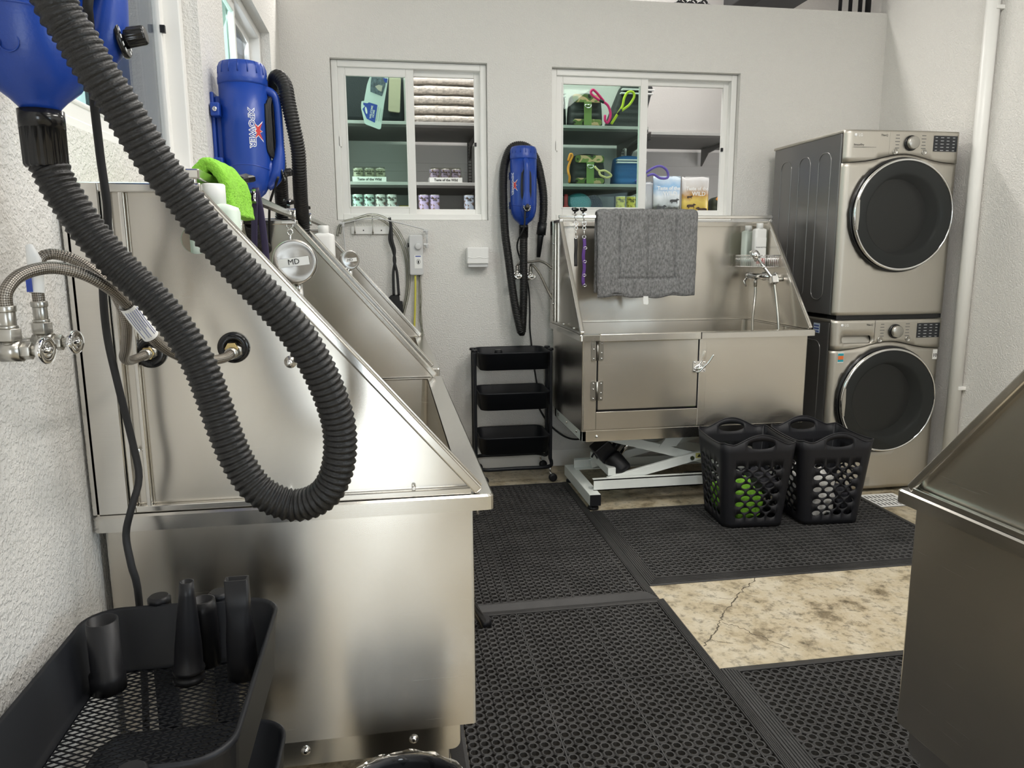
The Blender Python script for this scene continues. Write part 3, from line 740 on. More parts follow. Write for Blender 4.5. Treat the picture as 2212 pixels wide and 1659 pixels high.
    for o in t.children_recursive:
        if o.name.split('.')[0] in ('motor_housing', 'seam_ring', 'moulded_ring', 'intake_cap', 'wall_bracket', 'bracket_lug', 'screw', 'handle', 'dial_plate', 'dial_marks', 'control_knob', 'wordmark_backing', 'wordmark', 'emblem_backing', 'emblem'):
            for vv in o.data.vertices:
                if vv.co.z > 0.08: vv.co.z = 0.08+(vv.co.z-0.08)*1.085
    for nm, pth, r in cords: build(nm, MB().tube(smooth_path(pth, 0.012), r, 8), BLACKNYLON, t, world=True)
    return t
H1 = [(-0.463, 1.155, 1.50), (-0.457, 1.155, 1.485), (-0.45, 1.155, 1.465), (-0.43, 1.155, 1.427), (-0.417, 1.155, 1.404), (-0.383, 1.155, 1.357), (-0.34, 1.155, 1.308), (-0.307, 1.155, 1.259), (-0.282, 1.152, 1.209), (-0.266, 1.15, 1.157), (-0.252, 1.147, 1.106), (-0.233, 1.145, 1.053), (-0.203, 1.14, 1.010), (-0.155, 1.14, 0.987), (-0.110, 1.13, 1.005), (-0.087, 1.125, 1.048), (-0.081, 1.12, 1.105), (-0.09, 1.11, 1.158), (-0.108, 1.1, 1.211), (-0.133, 1.09, 1.261), (-0.168, 1.08, 1.31), (-0.205, 1.07, 1.357), (-0.236, 1.065, 1.401), (-0.261, 1.06, 1.441), (-0.287, 1.05, 1.482), (-0.307, 1.04, 1.521), (-0.325, 1.03, 1.559), (-0.344, 1.02, 1.595), (-0.361, 1.015, 1.631), (-0.377, 1.01, 1.666),
      (-0.395, 1.01, 1.75), (-0.42, 1.04, 1.90), (-0.44, 1.11, 2.02), (-0.455, 1.20, 2.02), (-0.48, 1.275, 1.92), (-0.50, 1.285, 1.80)]
C1 = [(-0.352, 1.120, 1.78), (-0.366, 1.09, 1.695), (-0.375, 1.11, 1.666), (-0.409, 1.2, 1.607), (-0.425, 1.25, 1.523), (-0.433, 1.28, 1.429), (-0.456, 1.3, 1.335), (-0.469, 1.33, 1.242), (-0.463, 1.34, 1.154), (-0.456, 1.36, 1.051), (-0.45, 1.36, 0.982), (-0.46, 1.34, 0.934), (-0.474, 1.34, 0.884), (-0.467, 1.33, 0.831), (-0.46, 1.33, 0.76), (-0.47, 1.33, 0.5), (-0.5, 1.34, 0.2), (-0.53, 1.35, 0.01)]
def loops(c, n, rx, rz, ry=0.006):
    out = []
    for i in range(n*14+1):
        a = 2*PI*i/14; out.append((c[0]+0.004*math.sin(a*0.31), c[1]+ry*math.sin(a*0.5)+rx*math.cos(a)*0.0, c[2]+rz*math.sin(a)))
    return out
def cordwrap(c, out, side, n=4, hz=0.105):
    """cord wound lengthwise round the handle; c centre, out = outward unit, side = sideways unit"""
    c, out, side = Vector(c), Vector(out), Vector(side); P = []
    for i in range(n):
        k = 0.004*i
        for a, z, s in ((0, hz, 0), (0.004+k, hz*0.75, 0.020+k), (0.004+k, 0, 0.024+k), (0.004+k, -hz*0.7, 0.020+k), (0, -hz*0.9, 0), (0.004+k, -hz*0.7, -0.020-k), (0.004+k, 0, -0.024-k), (0.004+k, hz*0.75, -0.020-k)):
            P.append(c - out*a + side*s + Vector((0, 0, z)))
    return P
X, Y_ = Vector((1, 0, 0)), Vector((0, 1, 0))
dryer('blue wall-mounted pet dryer cut off at the top left photo corner', (-0.563, 1.155, 1.49), -PI/2, H1, None,
      cords=[('power_cord', C1, 0.0065), ('wound_cord', cordwrap((-0.372, 1.155, 1.80), X, Y_), 0.0055)])
H2 = [(-0.463, 2.74, 1.476), (-0.463, 2.78, 1.44), (-0.451, 2.87, 1.40), (-0.441, 2.965, 1.400), (-0.412, 2.985, 1.447), (-0.391, 2.985, 1.521), (-0.383, 2.93, 1.597), (-0.376, 2.87, 1.679), (-0.377, 2.845, 1.786), (-0.378, 2.84, 1.896), (-0.373, 2.82, 1.950), (-0.354, 2.78, 1.97), (-0.328, 2.75, 1.939), (-0.318, 2.735, 1.883), (-0.305, 2.735, 1.804), (-0.296, 2.76, 1.726), (-0.300, 2.8, 1.645), (-0.308, 2.87, 1.564), (-0.314, 2.955, 1.495), (-0.314, 2.972, 1.446), (-0.314, 2.975, 1.25)]
dryer('blue wall-mounted pet dryer between the two left wall windows, red emblem facing the camera', (-0.563, 2.74, 1.474), -PI/2, H2, None,
      cords=[('wound_cord', cordwrap((-0.372, 2.74, 1.79), X, Y_), 0.0045), ('power_cord', [(-0.36, 2.70, 1.63), (-0.39, 2.76, 1.58), (-0.41, 2.81, 1.54), (-0.423, 2.86, 1.46), (-0.43, 2.90, 1.40)], 0.0045)])
H3 = [(0.81, 4.48, 1.465), (0.81, 4.48, 1.42), (0.81, 4.485, 1.333), (0.81, 4.48, 1.144), (0.805, 4.48, 0.992), (0.794, 4.465, 0.895), (0.773, 4.455, 0.956), (0.744, 4.46, 1.108), (0.718, 4.48, 1.333), (0.7, 4.49, 1.482), (0.693, 4.50, 1.629), (0.694, 4.52, 1.776), (0.703, 4.53, 1.884), (0.736, 4.53, 1.977), (0.787, 4.53, 2.005), (0.848, 4.53, 1.991), (0.893, 4.52, 1.928), (0.92, 4.51, 1.827), (0.935, 4.50, 1.718), (0.936, 4.50, 1.615), (0.93, 4.50, 1.548)]
C3b = [(0.80, 4.365, 1.64), (0.795, 4.38, 1.522), (0.772, 4.43, 1.458), (0.772, 4.49, 1.414), (0.79, 4.535, 1.362), (0.84, 4.55, 1.217), (0.858, 4.56, 1.131), (0.863, 4.56, 1.022), (0.863, 4.56, 0.912), (0.872, 4.56, 0.818), (0.885, 4.56, 0.699), (0.909, 4.56, 0.549), (0.93, 4.55, 0.42)]
dryer('blue pet dryer on the back wall between the two white sliding windows', (0.81, 4.58, 1.463), PI, H3, None,
      end_nozzle=((0.93, 4.50, 1.552), (0.921, 4.50, 1.482), (0.917, 4.50, 1.467), (0.905, 4.50, 1.347)),
      cords=[('wound_cord', cordwrap((0.81, 4.385, 1.76), -Y_, X, 2, 0.10), 0.0045), ('power_cord', C3b, 0.0050)])
t = build('power_cord', MB().tube(smooth_path([(0.925, 4.565, 0.42), (0.93, 4.562, 0.38), (0.996, 4.555, 0.278), (1.079, 4.53, 0.21), (1.145, 4.45, 0.205), (1.206, 4.36, 0.25), (1.24, 4.30, 0.34), (1.25, 4.24, 0.39)], 0.01), 0.006, 8), BLACKNYLON)
props(t, 'black cord sagging from the wall behind the far cart to the scissor lift tub', 'cord')

# ------------------------------------------------------------------ water valves and braided hoses
BRAID, nt_, b_ = newmat('braided_steel_hose')
b_.inputs['Metallic'].default_value = 0.9; b_.inputs['Roughness'].default_value = 0.35
uvn = N(nt_, 'ShaderNodeUVMap'); sx_ = N(nt_, 'ShaderNodeSeparateXYZ'); nt_.links.new(uvn.outputs[0], sx_.inputs[0])
def M2(op, a_, b_2=None):
    n = N(nt_, 'ShaderNodeMath', operation=op)
    for i_, q in enumerate((a_, b_2)):
        if q is None: continue
        if isinstance(q, (int, float)): n.inputs[i_].default_value = q
        else: nt_.links.new(q, n.inputs[i_])
    return n.outputs[0]
va = M2('MULTIPLY', sx_.outputs['Y'], 2*PI*9); ua = M2('MULTIPLY', sx_.outputs['X'], 2*PI/0.0058)
br_ = M2('MULTIPLY', M2('SINE', M2('ADD', va, ua)), M2('SINE', M2('SUBTRACT', va, ua)))
rp = N(nt_, 'ShaderNodeMapRange'); rp.inputs[1].default_value = -0.7; rp.inputs[2].default_value = 0.7
nt_.links.new(br_, rp.inputs[0]); rc = N(nt_, 'ShaderNodeValToRGB'); rc.color_ramp.elements[0].color = (0.12, 0.105, 0.09, 1); rc.color_ramp.elements[1].color = (0.42, 0.385, 0.34, 1)
nt_.links.new(rp.outputs[0], rc.inputs[0]); nt_.links.new(rc.outputs[0], b_.inputs['Base Color'])
bpn = N(nt_, 'ShaderNodeBump'); bpn.inputs['Strength'].default_value = 0.6; bpn.inputs['Distance'].default_value = 0.0008
nt_.links.new(rp.outputs[0], bpn.inputs['Height']); nt_.links.new(bpn.outputs[0], b_.inputs['Normal'])
def tube_uv(o, n, step):
    me = o.data; uv = me.uv_layers.new(name='UVMap')
    for p in me.polygons:
        vi = list(p.vertices)
        if len(vi) != 4: continue
        js = [v % n for v in vi]; wrap = (max(js)-min(js)) > n/2
        for li, v, j in zip(p.loop_indices, vi, js):
            uv.data[li].uv = ((v//n)*step, (j+n if (wrap and j < n/2) else j)/n)
def valve(label, p, out, hose_dir, k=1.0):
    """p = valve body centre, out = away from the wall"""
    p, out = Vector(p), Vector(out)
    t = thing('shutoff_valve', label, 'water valve', p)
    up = Vector((0, 0, 1)); wl = 0.068 if abs(out.x) else 0.075
    mb = MB().cyl(-out*wl, out*0.0, 0.008*k, n=14); mb.cyl(-out*0.012, out*0.014, 0.0135*k, n=16)
    mb.cyl(Vector((0, 0, 0)), up*0.014, 0.010*k, n=14)
    bd = build('valve_body', mb, NICKEL, t)
    build('wall_plate', MB().lathe([(0.027*k, 0), (0.026*k, 0.003), (0.014*k, 0.010), (0.010*k, 0.010)], 24, Matrix.Translation(-out*wl) @ out.to_track_quat('Z', 'Y').to_matrix().to_4x4()), CHROME, t)
    mb = MB().cyl(up*0.014, up*0.030, 0.0145*k, n=6); mb.cyl(up*0.030, up*0.034, 0.011*k, n=16); mb.cyl(up*0.034, up*0.052, 0.0095*k, n=16); mb.cyl(up*0.052, up*0.060, 0.0110*k, n=16)
    build('hose_nut', mb, NICKEL, t, bevel=0.0008)
    mb = MB().cyl(out*0.014, out*0.026, 0.0115*k, n=6); mb.cyl(out*0.026, out*0.040, 0.007*k, n=12); build('packing_nut', mb, NICKEL, t, bevel=0.0008)
    Mh = Matrix.Translation(out*0.042) @ out.to_track_quat('Z', 'Y').to_matrix().to_4x4()
    rings = []
    for z, s in ((-0.004, 0.92), (-0.002, 1.0), (0.002, 1.0), (0.004, 0.92), (0.003, 0.7), (0.001, 0.30), (0.007, 0.26), (0.008, 0.1)):
        rings.append([Mh @ Vector((0.0245*k*s*math.cos(2*PI*j/40)*(1+0.05*math.cos(4*PI*j/20)), 0.0175*k*s*math.sin(2*PI*j/40), z)) for j in range(40)])
    build('oval_handle', MB().ring_loft(rings), CHROME, t)
    return t
valve('nearer chrome shutoff valve on left wall, cut by the photo edge', (-0.497, 1.07, 1.246), (1, 0, 0), None, 1.05)
valve('chrome shutoff valve on left wall beside the tub edge, blue tag on its hose', (-0.497, 1.165, 1.246), (1, 0, 0), None, 1.0)
def braid(label, pts, r, fit=None):
    t = thing('braided_hose', label, 'water hose', Vector(pts[0]))
    P = smooth_path(pts, 0.006)
    tube_uv(build('braided_sleeve', MB().tube(P, r, 14), BRAID, t, world=True), 14, 0.006)
    if fit:
        a, b = Vector(pts[-2]), Vector(pts[-1]); d = (b-a).normalized()
        mb = MB().cyl(b-d*0.006, b+d*0.012, r*1.25, n=16); mb.cyl(b+d*0.012, b+d*0.024, r*1.5, n=6)
        build('end_fitting', mb, NICKEL, t, world=True)
    return t, P
B1 = [(-0.497, 1.07, 1.300), (-0.495, 1.07, 1.324), (-0.484, 1.09, 1.345), (-0.461, 1.12, 1.354), (-0.431, 1.14, 1.347), (-0.406, 1.165, 1.327), (-0.392, 1.195, 1.301), (-0.380, 1.225, 1.264), (-0.366, 1.25, 1.232), (-0.345, 1.29, 1.205), (-0.324, 1.34, 1.190), (-0.300, 1.385, 1.187), (-0.290, 1.415, 1.192)]
B2 = [(-0.497, 1.165, 1.300), (-0.497, 1.165, 1.326), (-0.497, 1.17, 1.349), (-0.496, 1.18, 1.366), (-0.484, 1.19, 1.373), (-0.458, 1.2, 1.365), (-0.425, 1.205, 1.339), (-0.412, 1.225, 1.306), (-0.409, 1.245, 1.266), (-0.424, 1.28, 1.226), (-0.442, 1.32, 1.202), (-0.449, 1.37, 1.190), (-0.437, 1.415, 1.194)]
t, P = braid('braided steel hose with white label sleeve, running to the right grommet on the near tub', B1, 0.0086, True)
i0 = min(range(len(P)), key=lambda i: (P[i]-Vector((-0.384, 1.19, 1.291))).length)
sl = P[i0:i0+12]
lb = build('label_sleeve', MB().tube(sl, 0.0125, 16, caps=False), WHITELABEL, t, world=True, label='white printed label sleeve')
ln = MB()
for k in range(7):
    q = []
    for i_, p in list(enumerate(sl))[1:-1]:
        tn = (sl[i_+1]-sl[i_-1]).normalized(); vw = Vector((0, 0, 1.37))-p; vw = (vw-tn*vw.dot(tn)).normalized(); sd = tn.cross(vw); a_ = math.radians(-48+16*k)
        if k % 3 == 2 and i_ > 7: continue
        q.append(p+(vw*math.cos(a_)+sd*math.sin(a_))*0.0127)
    ln.tube(q, 0.00042, 4)
build('label_print', ln, INKBLUE, lb, world=True)
t, P = braid('braided steel hose with blue-white tag, ending at the left grommet on the near tub', B2, 0.0080, True)
tg = MB().tube([(-0.4975, 1.163, 1.318), (-0.497, 1.166, 1.340), (-0.500, 1.172, 1.365), (-0.507, 1.178, 1.385)], 0.009, 16, caps=False, radii=[0.0095, 0.0095, 0.0095, 0.005])
tg_ = build('hose_tag', tg, WHITELABEL, t, world=True, label='white plastic tag')
build('tag_print', MB().box(-0.506, -0.4985, 1.1525, 1.154, 1.320, 1.345), TAGBLUE, tg_, world=True)
valve('left chrome valve on the back wall behind the hanging dryer hose', (0.774, 4.505, 1.235), (0, -1, 0), None, 1.0)
valve('right chrome valve on the back wall behind the hanging dryer hose', (0.858, 4.505, 1.230), (0, -1, 0), None, 1.0)
braid('braided hose arching highest from the back wall valves to the lift tub', [(0.774, 4.505, 1.293), (0.781, 4.50, 1.305), (0.805, 4.49, 1.316), (0.857, 4.47, 1.321), (0.901, 4.45, 1.325), (0.935, 4.42, 1.31), (0.968, 4.39, 1.28)], 0.0075)
braid('braided hose dropping from the back wall valves to the lift tub', [(0.858, 4.505, 1.288), (0.858, 4.50, 1.300), (0.866, 4.49, 1.302), (0.89, 4.47, 1.272), (0.917, 4.44, 1.219), (0.938, 4.42, 1.167), (0.968, 4.39, 1.10)], 0.0075)

# ------------------------------------------------------------------ three tier carts
def cart(label, loc, rotz, tiers, mesh_step=0.0165):
    """local: long axis x, origin at the floor"""
    t = thing('utility_cart', label, 'cart', loc, rotz); Lx, Ly = 0.215, 0.155
    for k, z in enumerate(tiers):
        h = 0.105; mb = MB(); q0 = rrect(-Lx, Lx, -Ly, Ly, 0.055, 7); sc = 0.955
        q1 = [(a*sc, b*sc) for a, b in q0]; ins = [(a*0.975, b*0.968) for a, b in q0]; ini = [(a*0.975, b*0.968) for a, b in q1]
        R_ = lambda q, zz: [Vector((a, b, zz)) for a, b in q]
        out = [(a*1.012, b*1.016) for a, b in q0]
        fl_ = [(a*0.90, b*0.88) for a, b in q1]
        mb.ring_loft([R_(fl_, z-h+0.003), R_(ini, z-h+0.004), R_(ins, z-0.004), R_(q0, z), R_(out, z-0.003), R_(out, z-0.009), R_(q0, z-0.010), R_(q1, z-h), R_(fl_, z-h)], caps=False)
        tr = build('tray', mb, CARTMAT, t)
        ms = MB(); ax_, ay_ = Lx*sc*0.90, Ly*sc*0.88; s_ = mesh_step
        for sgn in (1, -1):
            c = -ax_-ay_*2
            while c < ax_+ay_*2:
                pts = []
                for (yy) in (-ay_, ay_):
                    pts.append((c+sgn*(yy)*0.5, yy))
                (xa, ya_), (xb, yb) = pts
                def clip(xa, ya_, xb, yb):
                    lo, hi = 0.0, 1.0; dx = xb-xa
                    for lim, s in ((ax_, 1), (-ax_, -1)):
                        fa, fb_ = s*(xa-lim), s*(xb-lim)
                        if fa > 0 and fb_ > 0: return None
                        if fa > 0: lo = max(lo, fa/(fa-fb_))
                        elif fb_ > 0: hi = min(hi, fa/(fa-fb_))
                    return (lo, hi) if hi > lo else None
                r = clip(xa, ya_, xb, yb)
                if r:
                    A = Vector((xa+(xb-xa)*r[0], ya_+(yb-ya_)*r[0], z-h+0.002)); B = Vector((xa+(xb-xa)*r[1], ya_+(yb-ya_)*r[1], z-h+0.002))
                    n_ = (B-A).normalized().cross(Vector((0, 0, 1)))*0.0011
                    if (B-A).length > 0.01:
                        up = Vector((0, 0, 0.0014))
                        ms.add([A-n_, A+n_, B+n_, B-n_, A-n_+up, A+n_+up, B+n_+up, B-n_+up], [(0, 1, 2, 3), (7, 6, 5, 4), (0, 4, 5, 1), (2, 6, 7, 3), (1, 5, 6, 2), (3, 7, 4, 0)])
                c += s_*0.72
        build('mesh_floor', ms, CARTMAT, tr)
    top = tiers[0]+0.008
    for sx in (-1, 1):
        for sy in (-1, 1):
            x = sx*(Lx+0.016); y = sy*0.050
            p = build('upright', MB().box(x-0.010, x+0.010, y-0.019, y+0.019, 0.115, top-0.012), CARTMAT, t, bevel=0.006)
            build('upright_cap', MB().lathe([(0.019, 0), (0.019, 0.010), (0.015, 0.014)], 16, Matrix.Translation((x, y, top-0.013))), BLACK, p)
    mb = MB().tube(smooth_path([(Lx+0.016, -0.05, 0.12), (Lx+0.014, -0.10, 0.10), (Lx-0.03, -Ly-0.005, 0.098), (0, -Ly-0.005, 0.098), (-Lx+0.03, -Ly-0.005, 0.098), (-Lx-0.014, -0.10, 0.10), (-Lx-0.016, -0.05, 0.12)], 0.02), 0.0115, 12)
    mb.tube(smooth_path([(Lx+0.016, 0.05, 0.12), (Lx+0.014, 0.10, 0.10), (Lx-0.03, Ly+0.005, 0.098), (0, Ly+0.005, 0.098), (-Lx+0.03, Ly+0.005, 0.098), (-Lx-0.014, 0.10, 0.10), (-Lx-0.016, 0.05, 0.12)], 0.02), 0.0115, 12)
    build('base_frame', mb, CARTMAT, t)
    for sx in (-1, 1):
        for sy in (-1, 1):
            x, y = sx*(Lx-0.005), sy*(Ly-0.008)
            mb = MB().cyl((x, y, 0.055), (x, y, 0.098), 0.006, n=10); mb.tube([(x-0.004, y, 0.062), (x+0.006, y, 0.052), (x+0.018, y, 0.028)], 0.006, 8)
            c = build('caster', mb, CHROME, t)
            build('wheel', MB().lathe([(0.010, -0.010), (0.024, -0.010), (0.026, -0.005), (0.026, 0.005), (0.024, 0.010), (0.010, 0.010)], 20, Matrix.Translation((x+0.018, y, 0.0262)) @ Matrix.Rotation(PI/2, 4, 'X')), BLACK, c)
    return t
cart('black utility cart standing at the back wall below the hanging dryer hose', (0.718, 4.395, 0), 0, (0.800, 0.560, 0.290))
cart('black utility cart in the bottom left corner, dryer nozzles in its top tray', (-0.362, 1.055, 0), PI/2, (0.780, 0.545, 0.275))
props(build('black_fitting', MB().lathe([(0.024, 0), (0.024, 0.085), (0.02, 0.095)], 20, Matrix.Translation((0.645, 4.44, 0.699))), BLACK), 'small black fitting standing in the far cart, top tray', 'fitting')
# nozzles in the near cart
fz = 0.6775
mb = MB().lathe([(0.027, 0), (0.027, 0.03), (0.0235, 0.032), (0.0235, 0.120), (0.0215, 0.120), (0.0215, 0.02), (0.01, 0.02)], 28, Matrix.Translation((-0.470, 1.19, fz)))
props(build('wide_nozzle', mb, BLACK), 'wide open black tube nozzle, leftmost in the near cart tray', 'nozzle')
M_ = Matrix.Translation((-0.348, 1.195, fz+0.0015)) @ Matrix.Rotation(math.radians(3), 4, 'Y')
mb = MB().lathe([(0.025, 0), (0.025, 0.008), (0.0225, 0.009), (0.0225, 0.016), (0.025, 0.017), (0.025, 0.022), (0.0225, 0.024), (0.021, 0.06), (0.0125, 0.150), (0.011, 0.172), (0.0085, 0.172), (0.0085, 0.12), (0.004, 0.12)], 28, M_)
props(build('cone_nozzle', mb, BLACK), 'tapering round black nozzle, middle of the three in the near cart', 'nozzle')
rings = []
for z, a, b in ((0, 0.025, 0.025), (0.03, 0.024, 0.024), (0.07, 0.022, 0.021), (0.105, 0.0195, 0.016), (0.125, 0.0185, 0.012), (0.172, 0.0185, 0.0105), (0.172, 0.0155, 0.0075), (0.13, 0.0155, 0.008)):
    e = 1.0 if z < 0.06 else (0.6 if z < 0.11 else 0.25)
    rings.append([Vector((-0.262+a*math.copysign(abs(math.cos(2*PI*j/32))**e, math.cos(2*PI*j/32)), 1.195+b*math.copysign(abs(math.sin(2*PI*j/32))**e, math.sin(2*PI*j/32)), fz+z)) for j in range(32)])
props(build('flat_nozzle', MB().ring_loft(rings), BLACK), 'flat rectangular-mouthed black nozzle, rightmost in the near cart tray', 'nozzle')
props(build('short_nozzle', MB().lathe([(0.022, 0), (0.022, 0.10), (0.020, 0.118), (0.016, 0.118), (0.016, 0.03)], 24, Matrix.Translation((-0.330, 1.243, fz))), BLACK), 'short black nozzle half hidden behind the tapering one in the near cart', 'nozzle')

# ------------------------------------------------------------------ waste bin with liner at the bottom edge
t = thing('waste_bin', 'round black waste bin with clear liner at the bottom edge before the near tub', 'bin', (-0.005, 1.185, 0))
build('bin_body', MB().lathe([(0.095, 0), (0.098, 0.004), (0.122, 0.40), (0.126, 0.405), (0.126, 0.412), (0.120, 0.412), (0.117, 0.40), (0.092, 0.01), (0.02, 0.01)], 40), BLACK, t)
rings = []
for i, (r, z) in enumerate(((0.112, 0.25), (0.116, 0.36), (0.119, 0.405), (0.124, 0.422), (0.131, 0.412), (0.133, 0.36), (0.130, 0.30))):
    rings.append([Vector(((r+0.006*noise.noise(Vector((j*0.55, i*1.3, 0))))*math.cos(2*PI*j/60), (r+0.006*noise.noise(Vector((j*0.55, i*1.3, 0))))*math.sin(2*PI*j/60), z+0.008*noise.noise(Vector((j*0.4, i, 5))))) for j in range(60)])
build('bin_liner', MB().ring_loft(rings, caps=False), BAGFILM, t)
rings = []
for i in range(9):
    f = i/8
    rings.append([Vector((0.125+0.075*f+0.022*math.cos(2*PI*j/24)*(1-f*0.5)+0.016*noise.noise(Vector((j*0.7, i*0.9, 2))), -0.02+0.05*math.sin(2*PI*j/24)*(1-f*0.4)+0.012*noise.noise(Vector((j*0.6, i, 7))), 0.405-0.05*f*f+0.018*noise.noise(Vector((j*0.5, i*0.8, 9))))) for j in range(24)])
build('liner_tail', MB().ring_loft(rings, caps=False), BAGFILM, t)
# ------------------------------------------------------------------ rubber mats (perforated) and floor drain
def floor_mat(label, x0, x1, y0, y1, rotz=0.0, ribs=(), border=0.048, z=0.0):
    cx, cy = (x0+x1)/2, (y0+y1)/2; Wx, Wy = (x1-x0)/2, (y1-y0)/2
    t = thing('rubber_mat', label, 'floor mat', (cx, cy, z), rotz, None)
    p = 0.0325; nx, ny = int((2*Wx-2*border)/p), int((2*Wy-2*border)/p)
    px, py = (2*Wx-2*border)/nx, (2*Wy-2*border)/ny; h = 0.0150
    mb = MB(); V, F, S = [], [], []
    cell = []
    K = 12
    c = 0.26
    oc = [(-0.5+c, -0.5), (0.5-c, -0.5), (0.5, -0.5+c), (0.5, 0.5-c), (0.5-c, 0.5), (-0.5+c, 0.5), (-0.5, 0.5-c), (-0.5, -0.5+c)]
    ang = [math.atan2(b, a) for a, b in oc]
    for i in range(nx):
        for j in range(ny):
            ox, oy = -Wx+border+(i+0.5)*px, -Wy+border+(j+0.5)*py; o = len(V)
            gx = 0.93 if (i % 9 == 8) else 1.0
            for a, b in oc: V.append((ox+a*px, oy+b*py, h-0.003))
            for a, b in oc: V.append((ox+a*px*0.80, oy+b*py*0.80, h))
            r = 0.0112
            for k in ang: V.append((ox+r*math.cos(k), oy+r*math.sin(k), h-0.0005))
            for k in ang: V.append((ox+0.0098*math.cos(k), oy+0.0098*math.sin(k), 0.001))
            for a, b in oc: V.append((ox+a*px, oy+b*py, 0.001))
            for k in range(8):
                k2 = (k+1) % 8
                F.append((o+k, o+k2, o+8+k2, o+8+k)); F.append((o+8+k, o+8+k2, o+16+k2, o+16+k)); F.append((o+16+k, o+16+k2, o+24+k2, o+24+k))
                if k % 2 == 1: F.append((o+k2, o+k, o+32+k, o+32+k2))
    mb.add(V, F); build('perforated_field', mb, RUBBER, t)
    # bevelled border, ribbed on the chosen sides
    mb = MB(); b = border
    def R_(e, zz): return [Vector((-Wx+e, -Wy+e, zz)), Vector((Wx-e, -Wy+e, zz)), Vector((Wx-e, Wy-e, zz)), Vector((-Wx+e, Wy-e, zz))]
    mb.ring_loft([R_(b-0.002, 0.001), R_(b-0.002, h), R_(b-0.012, h), R_(0.002, 0.004), R_(0, 0.0005)], caps=False, smooth=False)
    for s in ribs:
        for k in range(5):
            e = 0.010+0.0075*k; zz = 0.004+(h-0.004)*(e/(b-0.012))
            if s in 'WE':
                x = -Wx+e if s == 'W' else Wx-e; mb.box(x-0.0015, x+0.0015, -Wy+e, Wy-e, zz-0.001, zz+0.0022)
            else:
                y = -Wy+e if s == 'S' else Wy-e; mb.box(-Wx+e, Wx-e, y-0.0015, y+0.0015, zz-0.001, zz+0.0022)
    build('bevelled_border', mb, RUBBER, t)
    # moulding seams
    mb = MB()
    for k in range(8, nx, 8):
        x = -Wx+border+k*px; mb.box(x-0.0020, x+0.0020, -Wy+border, Wy-border, h-0.003, h+0.0003)
    for k in range(15, ny, 15):
        y = -Wy+border+k*py; mb.box(-Wx+border, Wx-border, y-0.0020, y+0.0020, h-0.003, h+0.0003)
    build('moulded_seams', mb, RUBBER, t)
    return t
floor_mat('black perforated rubber mat between the left tubs and the white scissor lift', 0.115, 1.030, 2.650, 4.215, 0.0, 'E')
floor_mat('nearest black perforated rubber mat in the middle of the photo', 0.125, 1.047, 1.08, 2.645, 0.0, 'E', z=0.0)
floor_mat('black perforated rubber mat beneath the two laundry baskets', 1.0305, 2.60, 2.765, 3.690, 0.0, 'WS')
floor_mat('black perforated rubber mat running beneath the tub at the right edge', 1.0475, 2.58, 0.62, 2.128, 0.0, 'W')
t = thing('floor_drain', 'white slotted drain grate set in the concrete by the washer', 'drain', (2.695, 3.575, 0), 0)
mb = MB(); mb.sheet(rrect(-0.12, 0.12, -0.10, 0.10, 0.004, 2), [rrect(-0.105+0.0235*i, -0.105+0.0235*i+0.012, -0.085+0.058*j, -0.085+0.058*j+0.050, 0.005, 2) for i in range(9) for j in range(3)], lambda u, v: (u, v, 0.004))
build('grate', mb, WHITEP, t, solid=0.003)
build('drain_well', MB().box(-0.125, 0.125, -0.105, 0.105, 0.0003, 0.0008), BLACK, t, label='dark drain opening')

